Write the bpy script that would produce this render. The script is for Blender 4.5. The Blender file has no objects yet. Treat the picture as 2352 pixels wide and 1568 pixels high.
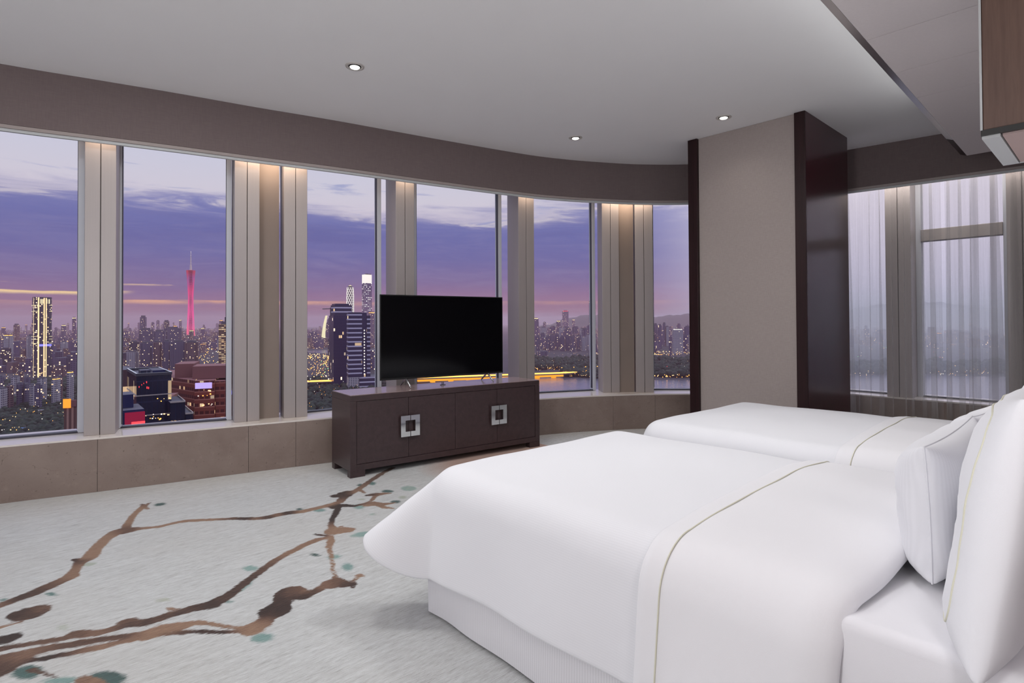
import bpy, bmesh, math, random
import numpy as np
from mathutils import Vector, Matrix
random.seed(7); rng = np.random.default_rng(11)
SC = bpy.context.scene
COL = SC.collection
PI = math.pi

# ------------------------------------------------------------------ camera
F, CX, CY = 1307.06, 1176.0, 721.74
YAW, PITCH, ROLL = math.radians(47.19413), math.radians(0.73184), math.radians(-0.29142)
EYE = 1.3
_f = np.array([-math.sin(YAW)*math.cos(PITCH), math.cos(YAW)*math.cos(PITCH), math.sin(PITCH)])
_r0 = np.array([math.cos(YAW), math.sin(YAW), 0.0]); _u0 = np.cross(_r0, _f)
_r = math.cos(ROLL)*_r0 + math.sin(ROLL)*_u0
_u = -math.sin(ROLL)*_r0 + math.cos(ROLL)*_u0
cam = bpy.data.cameras.new('camera'); co = bpy.data.objects.new('camera', cam); COL.objects.link(co)
mw = Matrix.Identity(4)
for i in range(3):
    mw[i][0] = _r[i]; mw[i][1] = _u[i]; mw[i][2] = -_f[i]
mw[2][3] = EYE
co.matrix_world = mw
cam.sensor_width = 36; cam.lens = F/2352*36
cam.shift_y = (CY-784)/2352
cam.clip_start = 0.05; cam.clip_end = 60000
SC.camera = co

def ray(x, y): return _f + (x-CX)/F*_r - (y-CY)/F*_u
def at_z(x, y, z):
    d = ray(x, y); t = (z-EYE)/d[2]; return np.array([d[0]*t, d[1]*t, z])
def at_range(x, y, rg):                       # point seen at (x, y) at a distance rg straight ahead, in metres
    d = ray(x, y)*rg; return np.array([d[0], d[1], EYE+d[2]])

# ------------------------------------------------------------------ materials
def srgb(r, g, b):
    def f(c):
        c /= 255.0
        return c/12.92 if c <= .04045 else ((c+.055)/1.055)**2.4
    return (f(r), f(g), f(b), 1)
class NT:
    def __init__(s, nt): s.nt = nt
    def n(s, t, **kw):
        nd = s.nt.nodes.new(t); ins = kw.pop('i', {})
        for k, v in kw.items(): setattr(nd, k, v)
        for k, v in ins.items():
            if isinstance(v, bpy.types.NodeSocket): s.nt.links.new(v, nd.inputs[k])
            else: nd.inputs[k].default_value = v
        return nd
    def math(s, op, a, b=None, c=None, clamp=False):
        i = {0: a}
        if b is not None: i[1] = b
        if c is not None: i[2] = c
        return s.n('ShaderNodeMath', operation=op, use_clamp=clamp, i=i).outputs[0]
    def mix(s, fac, a, b, blend='MIX'):
        nd = s.n('ShaderNodeMix', data_type='RGBA', blend_type=blend, i={0: fac, 6: a, 7: b}); return nd.outputs[2]
    def ramp(s, fac, stops, interp='LINEAR'):
        nd = s.n('ShaderNodeValToRGB', i={0: fac}); cr = nd.color_ramp; cr.interpolation = interp
        while len(cr.elements) < len(stops): cr.elements.new(1.0)
        for e, (p, c) in zip(cr.elements, stops): e.position = p; e.color = c
        return nd.outputs[0]
    def noise(s, vec, scale, detail=3, rough=.5, dist=0.0):
        return s.n('ShaderNodeTexNoise', i={'Vector': vec, 'Scale': scale, 'Detail': detail, 'Roughness': rough, 'Distortion': dist}).outputs[0]
    def mapping(s, vec, scale=(1, 1, 1), loc=(0, 0, 0), rot=(0, 0, 0)):
        return s.n('ShaderNodeMapping', i={'Vector': vec, 'Location': loc, 'Rotation': rot, 'Scale': scale}).outputs[0]
    def sstep(s, v, a, b, lo=0.0, hi=1.0):
        return s.n('ShaderNodeMapRange', interpolation_type='SMOOTHSTEP', clamp=True, i={0: v, 1: a, 2: b, 3: lo, 4: hi}).outputs[0]
def new_mat(name):
    m = bpy.data.materials.new(name); m.use_nodes = True; m.node_tree.nodes.clear()
    t = NT(m.node_tree); t.out = t.n('ShaderNodeOutputMaterial'); return m, t
def princ(t, **i):
    p = t.n('ShaderNodeBsdfPrincipled', i=i); t.nt.links.new(p.outputs[0], t.out.inputs[0]); return p
def bump(t, h, strength=.2, dist=.01):
    return t.n('ShaderNodeBump', i={'Height': h, 'Strength': strength, 'Distance': dist}).outputs[0]
def simple(name, col, rough=.5, metal=0.0, spec=.5, nscale=0, namt=.06, bumpamt=0.0):
    m, t = new_mat(name); c = col
    i = {'Roughness': rough, 'Metallic': metal, 'Specular IOR Level': spec}
    if nscale:
        o = t.n('ShaderNodeTexCoord').outputs['Object']
        nz = t.noise(o, nscale, 4)
        c = t.mix(nz, tuple(x*(1-namt) for x in col[:3])+(1,), tuple(min(1, x*(1+namt)) for x in col[:3])+(1,))
        if bumpamt: i['Normal'] = bump(t, nz, bumpamt, .003)
    i['Base Color'] = c
    princ(t, **i); return m
def emitter(name, col, strength):
    m, t = new_mat(name)
    e = t.n('ShaderNodeEmission', i={0: col, 1: strength}); t.nt.links.new(e.outputs[0], t.out.inputs[0]); return m

M = {}
# room
M['ceiling'] = simple('ceiling_paint', srgb(243, 242, 243), .75, spec=.2, nscale=3, namt=.015)
M['soffit'] = simple('soffit_panel', srgb(236, 228, 228), .6, spec=.25, nscale=60, namt=.04)
M['dark_gap'] = simple('dark_joint', srgb(40, 34, 34), .8)
def fabric_wall(name, a, b, sc):
    m, t = new_mat(name); o = t.n('ShaderNodeTexCoord').outputs['Object']
    n1 = t.noise(t.mapping(o, (1, 1, .08)), sc, 3); n2 = t.noise(t.mapping(o, (.08, .08, 1)), sc, 3)
    f = t.math('MULTIPLY_ADD', t.math('ADD', n1, n2), .9, -.4, True)
    princ(t, **{'Base Color': t.mix(f, a, b), 'Roughness': .85, 'Specular IOR Level': .15, 'Normal': bump(t, f, .15, .002)}); return m
M['valance'] = fabric_wall('taupe_wallcovering', srgb(118, 105, 105), srgb(130, 117, 116), 160)
M['pillar_fabric'] = fabric_wall('woven_wallcovering', srgb(160, 149, 145), srgb(180, 169, 165), 260)
M['trim_paint'] = simple('trim_paint', srgb(170, 158, 155), .5)
M['trim_light'] = simple('trim_aluminium', srgb(205, 208, 210), .45)
def stone(name):
    m, t = new_mat(name); o = t.n('ShaderNodeTexCoord').outputs['Object']; uv = t.n('ShaderNodeUVMap').outputs[0]
    n1 = t.noise(o, 2.2, 6, .6); n2 = t.noise(o, 14, 5, .65); n3 = t.noise(o, 55, 3)
    c = t.ramp(n1, [(.25, srgb(128, 111, 104)), (.5, srgb(142, 126, 119)), (.75, srgb(154, 138, 130))])
    c = t.mix(t.sstep(n2, .55, .75, 0, .35), c, srgb(164, 147, 137))
    c = t.mix(t.sstep(n3, .66, .74, 0, .6), c, srgb(92, 78, 70))
    # thin natural vein
    vn = t.n('ShaderNodeTexNoise', i={'Vector': t.mapping(o, (1, .8, 2.2)), 'Scale': 1.1, 'Detail': 7.0, 'Roughness': .55}).outputs[0]
    v = t.sstep(t.math('ABSOLUTE', t.math('SUBTRACT', vn, .5)), 0, .003, .26, 0)
    c = t.mix(v, c, srgb(95, 74, 64))
    bp = bump(t, t.math('ADD', n3, t.math('MULTIPLY', v, -.5)), .12, .004)
    princ(t, **{'Base Color': c, 'Roughness': .42, 'Specular IOR Level': .35, 'Normal': bp}); return m
M['stone'] = stone('limestone')
M['sill'] = simple('polished_sill', srgb(228, 220, 214), .14, spec=.6, nscale=4, namt=.04)
def brushed(name, col, rough=.32, metal=.7):
    m, t = new_mat(name); o = t.n('ShaderNodeTexCoord').outputs['Object']
    n = t.noise(t.mapping(o, (1, 1, .02)), 90, 3)
    princ(t, **{'Base Color': t.mix(n, tuple(x*.93 for x in col[:3])+(1,), col), 'Metallic': metal, 'Roughness': rough, 'Normal': bump(t, n, .03, .002)}); return m
M['alu'] = brushed('window_aluminium', srgb(172, 164, 164), .42, .3)
M['frame_light'] = simple('window_frame_white', srgb(206, 209, 220), .4)
M['niche'] = simple('niche_panel', srgb(138, 124, 117), .7, nscale=5)
M['frame_dark'] = simple('window_gasket', srgb(62, 60, 72), .5)
def glass():
    m, t = new_mat('window_glass')
    tr = t.n('ShaderNodeBsdfTransparent', i={0: (.97, .98, .985, 1)}).outputs[0]
    t.nt.links.new(tr, t.out.inputs[0]); return m   # coated panes: the photograph shows no reflections in them
M['glass'] = glass()
def wood(name, a, b, rough, axis='z', coat=0.0, sc=26, spec=.5):
    m, t = new_mat(name); o = t.n('ShaderNodeTexCoord').outputs['Object']
    s = {'z': (1, 1, .06), 'y': (1, .06, 1), 'x': (.06, 1, 1)}[axis]
    n = t.noise(t.mapping(o, s), sc, 6, .6, .6); n2 = t.noise(t.mapping(o, s), sc*5, 3)
    f = t.math('MULTIPLY_ADD', n2, .35, t.math('MULTIPLY', n, .75), True)
    princ(t, **{'Base Color': t.ramp(f, [(.3, a), (.7, b)]), 'Roughness': rough, 'Specular IOR Level': spec, 'Coat Weight': coat, 'Coat Roughness': .08, 'Normal': bump(t, f, .05, .002)}); return m
M['wood_dark'] = wood('dark_wood', srgb(34, 19, 21), srgb(50, 29, 31), .35, 'z', 0, 26, .25)
M['wood_gloss'] = wood('lacquered_wood', srgb(56, 17, 28), srgb(68, 24, 35), .20, 'z', 0, 26, .36)
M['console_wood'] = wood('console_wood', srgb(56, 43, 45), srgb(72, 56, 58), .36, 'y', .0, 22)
M['console_top_sheen'] = wood('console_painted_sheen', srgb(150, 128, 128), srgb(166, 142, 141), .22, 'y', .4, 22)  # paler than console_wood: window reflection put into the colour
M['canopy_wood'] = wood('brown_veneer', srgb(96, 72, 64), srgb(118, 92, 80), .45, 'z', 0, 30)
M['chrome'] = simple('chrome', (.82, .82, .83, 1), .06, 1.0)
M['chrome_satin'] = simple('satin_chrome', (.90, .92, .96, 1), .30, 1.0)
M['steel'] = simple('satin_steel', (.45, .45, .45, 1), .22, 1.0)
M['tv_black'] = simple('tv_bezel', srgb(24, 24, 25), .35)
M['tv_screen'] = simple('tv_screen_glass', (.002, .002, .003, 1), .12, spec=.25)
M['pink_panel'] = simple('underside_panel', srgb(190, 168, 164), .5)
M['lamp_glow'] = emitter('downlight_lens', (1, .96, .88, 1), 4.0)
M['lamp_ring'] = simple('downlight_ring', srgb(205, 200, 196), .35, .2)
M['lamp_dark'] = simple('downlight_baffle', srgb(28, 26, 26), .6)
# fabrics
def linen(name, col, stripe=0.0, axis='y', period=.006, wr=.25, uvs=False):
    m, t = new_mat(name); o = t.n('ShaderNodeTexCoord').outputs['Object']
    n = t.noise(o, 5.0, 3, .5); n2 = t.noise(o, 700, 2)
    h = t.math('MULTIPLY', n, wr)
    i = {'Roughness': .9, 'Specular IOR Level': .1, 'Sheen Weight': .15, 'Base Color': col}
    if stripe:
        sp = t.n('ShaderNodeSeparateXYZ', i={0: t.n('ShaderNodeUVMap').outputs[0] if uvs else o}).outputs[{'x': 0, 'y': 1, 'z': 2}[axis]]
        w = t.math('SINE', t.math('MULTIPLY', sp, 2*PI/period))
        w = t.math('MULTIPLY_ADD', w, .5, .5)
        i['Base Color'] = t.mix(w, tuple(x*(1-stripe) for x in col[:3])+(1,), col)
    i['Normal'] = bump(t, t.math('ADD', h, t.math('MULTIPLY', n2, .02)), .35, .03)
    princ(t, **i); return m
M['linen'] = linen('white_linen', srgb(232, 232, 237))
M['linen_stripe'] = linen('white_striped_linen', srgb(232, 232, 237), .032, 'y', .0085, uvs=True)
M['pillow_stripe'] = linen('white_striped_pillow_linen', srgb(232, 232, 237), .035, 'x', .012)
M['linen_fold'] = linen('white_turned_linen', srgb(232, 231, 235))
M['skirt'] = linen('bed_skirt_linen', srgb(228, 227, 232), .10, 'x', .011)
M['mattress'] = linen('mattress_linen', srgb(228, 227, 232))
M['piping'] = simple('piping_cord', srgb(216, 214, 196), .8)
def sheer():
    m, t = new_mat('sheer_voile'); o = t.n('ShaderNodeTexCoord').outputs['Object']
    d = t.n('ShaderNodeBsdfDiffuse', i={0: srgb(196, 192, 188)}).outputs[0]
    tl = t.n('ShaderNodeBsdfTranslucent', i={0: srgb(200, 198, 198)}).outputs[0]
    s1 = t.n('ShaderNodeMixShader', i={0: .5, 1: d, 2: tl}).outputs[0]
    tr = t.n('ShaderNodeBsdfTransparent', i={0: (1, 1, 1, 1)}).outputs[0]
    n = t.noise(t.mapping(o, (1, 1, .02)), 40, 3)
    fac = t.math('MULTIPLY_ADD', n, .26, .07)
    mx = t.n('ShaderNodeMixShader', i={0: fac, 1: tr, 2: s1}); t.nt.links.new(mx.outputs[0], t.out.inputs[0]); return m
M['sheer'] = sheer()

# ------------------------------------------------------------------ mesh helpers
class MB:
    def __init__(s): s.v = []; s.f = []; s.m = []; s.uv = {}
    def add(s, vs, fs, mi=0):
        b = len(s.v); s.v += [tuple(float(c) for c in v) for v in vs]
        for f in fs: s.f.append(tuple(b+i for i in f)); s.m.append(mi)
        return s
    def box(s, x0, x1, y0, y1, z0, z1, mi=0):
        return s.add([(x0,y0,z0),(x1,y0,z0),(x1,y1,z0),(x0,y1,z0),(x0,y0,z1),(x1,y0,z1),(x1,y1,z1),(x0,y1,z1)],
                     [(3,2,1,0),(4,5,6,7),(0,1,5,4),(1,2,6,5),(2,3,7,6),(3,0,4,7)], mi)
    def prism(s, poly, z0, z1, mi=0, top=None):
        n = len(poly); top = top or poly
        vs = [(p[0], p[1], z0) for p in poly]+[(p[0], p[1], z1) for p in top]
        fs = [tuple(range(n-1, -1, -1)), tuple(range(n, 2*n))]+[(i, (i+1) % n, n+(i+1) % n, n+i) for i in range(n)]
        return s.add(vs, fs, mi)
    def obox(s, c, a, b, h0, h1, mi=0):      # oriented box: c corner, a and b plan vectors
        c = np.array(c[:2]); a = np.array(a[:2]); b = np.array(b[:2])
        p = [c, c+a, c+a+b, c+b]
        if a[0]*b[1]-a[1]*b[0] < 0: p = p[::-1]
        return s.prism(p, h0, h1, mi)
    def tube(s, pts, rad, seg=8, mi=0, cap=True):
        pts = [Vector(p) for p in pts]; n = len(pts); rings = []
        rad = rad if hasattr(rad, '__len__') else [rad]*n
        up = Vector((0, 0, 1))
        for i, p in enumerate(pts):
            t = (pts[min(i+1, n-1)]-pts[max(i-1, 0)]).normalized()
            a = t.cross(up)
            if a.length < 1e-4: a = t.cross(Vector((1, 0, 0)))
            a.normalize(); b = t.cross(a)
            rings.append([p+rad[i]*(math.cos(2*PI*k/seg)*a+math.sin(2*PI*k/seg)*b) for k in range(seg)])
        vs = [v for r in rings for v in r]
        fs = [(i*seg+k, i*seg+(k+1) % seg, (i+1)*seg+(k+1) % seg, (i+1)*seg+k) for i in range(n-1) for k in range(seg)]
        if cap: fs += [tuple(range(seg)), tuple(range((n-1)*seg+seg-1, (n-1)*seg-1, -1))]
        return s.add(vs, fs, mi)
    def lathe(s, prof, c, seg=32, mi=0):
        vs = [(c[0]+r*math.cos(2*PI*k/seg), c[1]+r*math.sin(2*PI*k/seg), c[2]+z) for r, z in prof for k in range(seg)]
        fs = [(i*seg+k, i*seg+(k+1) % seg, (i+1)*seg+(k+1) % seg, (i+1)*seg+k) for i in range(len(prof)-1) for k in range(seg)]
        return s.add(vs, fs, mi)
    def grid(s, P, mi=0, flip=False):        # P[i][j] points
        n, k = len(P), len(P[0])
        vs = [p for row in P for p in row]
        fs = [((i*k+j), (i*k+j+1), ((i+1)*k+j+1), ((i+1)*k+j)) for i in range(n-1) for j in range(k-1)]
        if flip: fs = [f[::-1] for f in fs]
        return s.add(vs, fs, mi)
    def build(s, name, mat, parent=None, bevel=0.0, smooth=False, recalc=True, loc=None, rotz=0.0, uvs=None, auto=None):
        me = bpy.data.meshes.new(name); me.from_pydata(s.v, [], s.f)
        mats = mat if isinstance(mat, (list, tuple)) else [mat]
        for mm in mats: me.materials.append(mm)
        for p, mi in zip(me.polygons, s.m): p.material_index = mi
        if recalc:
            b = bmesh.new(); b.from_mesh(me); bmesh.ops.recalc_face_normals(b, faces=b.faces); b.to_mesh(me); b.free()
        if smooth:
            for p in me.polygons: p.use_smooth = True
        me.update()
        o = bpy.data.objects.new(name, me); COL.objects.link(o)
        if parent is not None: o.parent = parent
        if loc is not None: o.location = loc
        o.rotation_euler.z = rotz
        if bevel:
            md = o.modifiers.new('bevel', 'BEVEL'); md.width = bevel; md.segments = 2; md.limit_method = 'ANGLE'; md.angle_limit = .6
        return o
def tag(o, label=None, cat=None, group=None, kind=None):
    if label: o['label'] = label
    if cat: o['category'] = cat
    if group: o['group'] = group
    if kind: o['kind'] = kind
    return o
def empty(name, loc=(0, 0, 0), rotz=0.0):
    o = bpy.data.objects.new(name, None); COL.objects.link(o); o.location = loc; o.rotation_euler.z = rotz; o.empty_display_size = .1; return o
def struct(o): o['kind'] = 'structure'; return o
def weighted(o):
    return o

# ------------------------------------------------------------------ plan of the curved facade
CTRL = [(-6.3,-5.2),(-6.1,-3.9),(-5.95,-2.6),(-5.78,-1.2),(-5.56,.07),(-5.437,.60),(-5.31,1.14),(-5.19,1.74),(-5.03,2.44),(-4.848,3.42),(-4.62,4.50),
        (-4.443,5.006),(-4.30,5.30),(-4.10,5.66),(-3.93,5.90),(-3.606,6.253),(-3.1,6.62),(-2.6,6.90),(-2.1,7.09)]
def crom(P, n=12):
    P = np.array(P); out = []
    for i in range(1, len(P)-2):
        for t in np.arange(n)/n:
            a, b, c, d = P[i-1], P[i], P[i+1], P[i+2]
            out.append(.5*(2*b+(c-a)*t+(2*a-5*b+4*c-d)*t*t+(3*b-a-3*c+d)*t**3))
    out.append(P[-2]); return np.array(out)
CV = crom(CTRL)
_t = np.gradient(CV, axis=0); _t /= np.linalg.norm(_t, axis=1)[:, None]
NV = np.c_[-_t[:, 1], _t[:, 0]]                       # outward normal
SV = np.r_[0, np.cumsum(np.linalg.norm(np.diff(CV, axis=0), axis=1))]
def off(o): return CV+NV*o
def s_of(p): return SV[np.argmin(np.linalg.norm(CV-np.array(p), axis=1))]
def pt(s, o):
    c = np.array([np.interp(s, SV, CV[:, 0]), np.interp(s, SV, CV[:, 1])])
    n = np.array([np.interp(s, SV, NV[:, 0]), np.interp(s, SV, NV[:, 1])]); return c+o*n
def sweep(mb, prof, s0=None, s1=None, mi=0, cap=True):
    s0 = SV[0] if s0 is None else s0; s1 = SV[-1] if s1 is None else s1
    n = max(3, int((s1-s0)/.07)); k = len(prof)
    vs = []
    for s in np.linspace(s0, s1, n):
        for o, z in prof:
            p = pt(s, o); vs.append((p[0], p[1], z))
    fs = [(i*k+j, i*k+(j+1) % k, (i+1)*k+(j+1) % k, (i+1)*k+j) for i in range(n-1) for j in range(k)]
    if cap: fs += [tuple(range(k)), tuple(range((n-1)*k+k-1, (n-1)*k-1, -1))]
    return mb.add(vs, fs, mi)

ZC, ZV, ZS = 3.2, 2.765, .41
# walls: stone plinth in slabs (joints are real gaps), sill slab, valance, trims
joints = [s_of((-5.437, .66)), s_of((-5.213, 1.70)), s_of((-5.115, 2.07)), s_of((-4.19, 5.5)), s_of((-3.9, 5.95))]
edges = [SV[0]]+joints+[SV[-1]]
mb = MB()
for a, b in zip(edges[:-1], edges[1:]):
    sweep(mb, [(0, 0), (.05, 0), (.05, ZS-.006), (0, ZS-.006)], a+.0012, b-.0012)
struct(mb.build('wall_left', M['stone']))
mb = MB(); sweep(mb, [(.006, -.05), (.06, -.05), (.06, ZS-.01), (.006, ZS-.01)]); wb = mb.build('wall_left_backing', M['dark_gap'])
wb.name = 'wall_left_core'; struct(wb)
mb = MB(); sweep(mb, [(0, ZS-.005), (.56, ZS-.005), (.56, ZS+.008), (0, ZS+.008)]); struct(mb.build('trim_1', M['sill'], smooth=False))
mb = MB(); sweep(mb, [(.06, -.6), (.56, -.6), (.56, ZS-.006), (.06, ZS-.006)]); struct(mb.build('wall_left_base', M['dark_gap']))
mb = MB(); sweep(mb, [(0, ZV), (.02, ZV), (.02, ZC+.02), (0, ZC+.02)]); struct(mb.build('wall_left_valance', M['valance']))
mb = MB()
sweep(mb, [(.004, ZV-.026), (.03, ZV-.026), (.03, ZV-.0015), (.004, ZV-.0015)], mi=0)
sweep(mb, [(.022, ZV-.047), (.05, ZV-.047), (.05, ZV-.0265), (.022, ZV-.0265)], mi=1)
struct(mb.build('trim_2', [M['trim_paint'], M['trim_light']]))
mb = MB(); sweep(mb, [(.02, 3.02), (.75, 3.02), (.75, 3.3), (.02, 3.3)]); struct(mb.build('ceiling_window_head', M['ceiling']))

# right wall (behind the sheer), slightly turned
def wr(x, y_at, x0=-2.1, slope=.125): return y_at+slope*(x-x0)
def wall_strip(name, mat, y0, y1, z0, z1, slope, xa=-2.62, xb=1.2):
    mb = MB(); mb.prism([(xa, wr(xa, y0, slope=slope)), (xb, wr(xb, y0, slope=slope)), (xb, wr(xb, y1, slope=slope)), (xa, wr(xa, y1, slope=slope))], z0, z1)
    return struct(mb.build(name, mat))
wall_strip('wall_right_valance', M['valance'], 7.07, 7.09, ZV, ZC+.02, .125)
wall_strip('trim_3', M['trim_paint'], 7.075, 7.10, ZV-.026, ZV-.0015, .125)
wall_strip('trim_4', M['trim_light'], 7.092, 7.12, ZV-.047, ZV-.0265, .125)
wall_strip('wall_right', M['stone'], 7.42, 7.50, 0, .425, 0.0, -3.2)
wall_strip('trim_5', M['sill'], 7.41, 7.95, .4255, .44, 0.0, -3.2)
wall_strip('wall_right_base', M['dark_gap'], 7.505, 7.95, -.6, .425, 0.0, -3.2)
wall_strip('ceiling_window_head_right', M['ceiling'], 7.10, 8.3, 3.02, 3.3, .125)

# floor slab below the carpet, other walls (behind and beside the camera), ceiling
room = [tuple(p) for p in off(.03)[::4]]+[(-2.1, 7.43), (1.2, 7.43), (1.2, -5.0)]
mb = MB(); mb.prism(room, -.35, -.02); struct(mb.build('floor_slab', M['dark_gap']))
mb = MB(); mb.prism([tuple(p) for p in off(.018)[::4]]+[(-2.1, 7.15), (1.2, 7.5), (1.2, -5.0)], ZC, ZC+.3)
struct(mb.build('ceiling', M['ceiling']))
mb = MB(); mb.box(.3, .45, -5.0, 7.6, -.1, 3.3); struct(mb.build('wall_head', M['valance']))
mb = MB(); mb.box(-6.4, .5, -4.1, -4.0, -.1, 3.3); struct(mb.build('wall_back', M['ceiling']))

# ------------------------------------------------------------------ mullions, glass
gl_off = .47
def mull(name, a, b, depth, z1=2.98, seam=True, back=None):
    a = np.array(a); b = np.array(b); t = (b-a)/np.linalg.norm(b-a); n = np.array([-t[1], t[0]]); w = np.linalg.norm(b-a)
    mb = MB()
    if seam:
        g = .0022; h = w/2
        mb.obox(a, t*(h-g), n*depth, ZS+.008, z1); mb.obox(a+t*(h+g), t*(h-g), n*depth, ZS+.008, z1)
        o = struct(mb.build(name, M['alu'], bevel=.003))
        m2 = MB(); m2.obox(a+t*(h-.01)+n*.006, t*.02, n*(depth-.02), ZS+.008, z1-.01)
        struct(m2.build('groove', M['dark_gap'], parent=o))
    else:
        mb.obox(a, b-a, n*depth, ZS+.008, z1); o = struct(mb.build(name, M['niche']))
    return o
def solid(name, a, b, depth): return mull(name, a, b, depth, seam=False)
mull('trim_6', (-5.573, .572), (-5.524, .772), .28)
mull('trim_7', (-5.379, 1.624), (-5.337, 1.825), .24)
solid('trim_8', (-5.436, 1.832), (-5.392, 2.022), .16)
mull('trim_9', (-5.299, 2.03), (-5.252, 2.232), .26)
mull('trim_10', (-5.111, 3.106), (-5.074, 3.305), .30)
mull('trim_11', (-4.81, 4.562), (-4.752, 4.763), .29)
mull('trim_12', (-4.406, 5.606), (-4.272, 5.772), .26)
solid('trim_13', (-4.290, 5.790), (-4.168, 5.930), .16)
mull('trim_14', (-4.131, 5.912), (-3.976, 6.064), .30)
mull('trim_15', (-5.83, -1.35), (-5.79, -1.15), .28)

PANES = [((-6.15, -1.2), (-5.79, .60)), ((-5.806, .81), (-5.577, 1.66)), ((-5.50, 2.26), (-5.389, 3.084)),
         ((-5.318, 3.43), (-5.101, 4.54)), ((-4.985, 4.90), (-4.637, 5.735)), ((-4.16, 6.26), (-3.42, 6.99)), ((-3.36, 7.04), (-2.75, 7.45))]
for k, (a, b) in enumerate(PANES):
    a = np.array(a); b = np.array(b); L = np.linalg.norm(b-a); t = (b-a)/L; n = np.array([-t[1], t[0]])
    w = struct(empty('window_%d' % (k+1), (a[0], a[1], ZS+.01), math.atan2(t[1], t[0])))
    mb = MB(); mb.box(.01, L-.01, -.004, .004, .01, 2.6); mb.build('pane', M['glass'], w)
    for x0, x1 in ((0, .045), (L-.045, L)):
        MB().box(x0, x1, -.03, .05, .0, 2.6).build('frame', M['frame_light'], w, bevel=.003)
        MB().box(x0-.004 if x0 else .045, x0 if x0 else .051, -.022, .02, .03, 2.6).build('gasket', M['frame_dark'], w)
    MB().box(.04, L-.04, -.03, .04, -.002, .012).build('gasket', M['frame_dark'], w)
# glazing of the right wall with a transom
wx = [-3.1, -1.80, -1.57, -.86, -.62, 1.2]
YG = 7.72
for k, (x0, x1) in enumerate(((-2.75, -1.84), (-1.60, -.80), (-.55, .9))):
    w = struct(empty('window_%d' % (k+8), (x0, YG, .44)))
    L = x1-x0
    MB().box(.01, L-.01, -.004, .004, .01, 2.58).build('pane', M['glass'], w)
    for a, b in ((0, .05), (L-.05, L)): MB().box(a, b, -.05, .05, 0, 2.58).build('frame', M['frame_light'], w, bevel=.003)
    MB().box(.05, L-.05, -.04, .04, 0, .012).build('gasket', M['frame_dark'], w)
    if k: MB().box(.05, L-.05, -.06, .05, 1.73, 1.86).build('transom', M['alu'], w, bevel=.004)
for k, (x0, x1) in enumerate(((-1.84, -1.60), (-.80, -.55))):
    mb = MB(); mb.box(x0, x0+.116, 7.45, 7.78, .44, 3.0); mb.box(x0+.121, x1, 7.45, 7.78, .44, 3.0)
    struct(mb.build('trim_%d' % (k+16), M['alu'], bevel=.003))

# ------------------------------------------------------------------ pillar
pl = tag(empty('pillar', (-2.5, 6.0, 0)), 'square grey fabric pillar edged in dark wood between curved window wall and curtain', 'pillar')
def chb(name, x0, x1, y0, y1, z0, z1, mat, parent, bevel=.003, px=0.0, py=0.0, pz=0.0):
    return MB().box(x0-px, x1-px, y0-py, y1-py, z0-pz, z1-pz).build(name, mat, parent, bevel=bevel)
PO = dict(px=-2.5, py=6.0)
chb('fabric_panel', -3.019, -2.051, 5.465, 6.5, 0, ZC-.001, M['pillar_fabric'], pl, **PO)
chb('wood_edge', -3.125, -3.02, 5.435, 6.55, 0, ZC-.001, M['wood_dark'], pl, **PO)
chb('wood_edge', -2.05, -1.955, 5.435, 5.450, 0, ZC-.001, M['wood_dark'], pl, **PO)
chb('wood_side_panel', -2.05, -1.955, 5.4505, 6.585, 0, ZC-.001, M['wood_gloss'], pl, bevel=.0005, **PO)

# ------------------------------------------------------------------ soffit over the bed heads
sx = lambda y: -.984-(y-3.1)*.0142
mb = MB()
seams = [-5.0, -2.4, -1.7, -1.05, -.4, .25, .9, 1.55, 2.2, 2.95, 3.70, 4.33, 4.93, 6.156, 7.04]
for a, b in zip(seams[:-1], seams[1:]):
    g = .003
    mb.prism([(sx(a), a+g), (.3, a+g), (.3, b-g), (sx(b), b-g)], 2.9, 2.93)
soff = struct(mb.build('ceiling_soffit', M['soffit']))
mb = MB(); mb.prism([(sx(-5)+.03, -5), (.3, -5), (.3, 7.03), (sx(7.03)+.03, 7.03)], 2.935, ZC-.001); struct(mb.build('ceiling_soffit_core', M['dark_gap']))
# bevelled metal edge strip of the soffit
def strip(y0, y1, mat, name):
    P = []
    for y in (y0, y1): P.append([(sx(y)-.001, y, 2.9), (sx(y)-.050, y, 2.9205), (sx(y)-.050, y, 2.926), (sx(y)-.001, y, 2.926)])
    mb = MB(); mb.add(P[0]+P[1], [(0, 1, 2, 3), (7, 6, 5, 4), (0, 4, 5, 1), (1, 5, 6, 2), (2, 6, 7, 3), (3, 7, 4, 0)])
    return struct(mb.build(name, mat))
strip(-5.0, 6.33, M['chrome_satin'], 'trim_18'); strip(6.335, 7.04, M['wood_dark'], 'trim_19')  # far length: the metal's dark reflection painted as a dark finish

# wood bulkhead between the beds
wc = tag(empty('wall_cabinet', (-.0, 3.11, 2.0)), 'brown wood box hanging from the lowered ceiling at right edge', 'cabinet')
cx0, y0, y1 = -.372, 2.83, 3.395
O = dict(px=0, py=3.11, pz=2.0)
chb('wood_panel', cx0+.004, .29, y0, y1, 2.03, 2.898, M['canopy_wood'], wc, **O)
chb('edge_trim', cx0-.004, cx0+.0035, y0-.003, y1, 2.03, 2.898, M['trim_light'], wc, bevel=0, **O)
chb('dark_band', cx0-.002, .29, y0-.006, y1+.004, 2.008, 2.0295, M['tv_black'], wc, bevel=0, **O)
chb('underside_panel', cx0+.06, .29, y0+.012, y1-.012, 2.0, 2.0078, M['pink_panel'], wc, bevel=0, **O)
chb('chrome_strip', cx0, cx0+.055, y0+.004, y1, 1.997, 2.0078, M['trim_light'], wc, bevel=0, **O)
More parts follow.
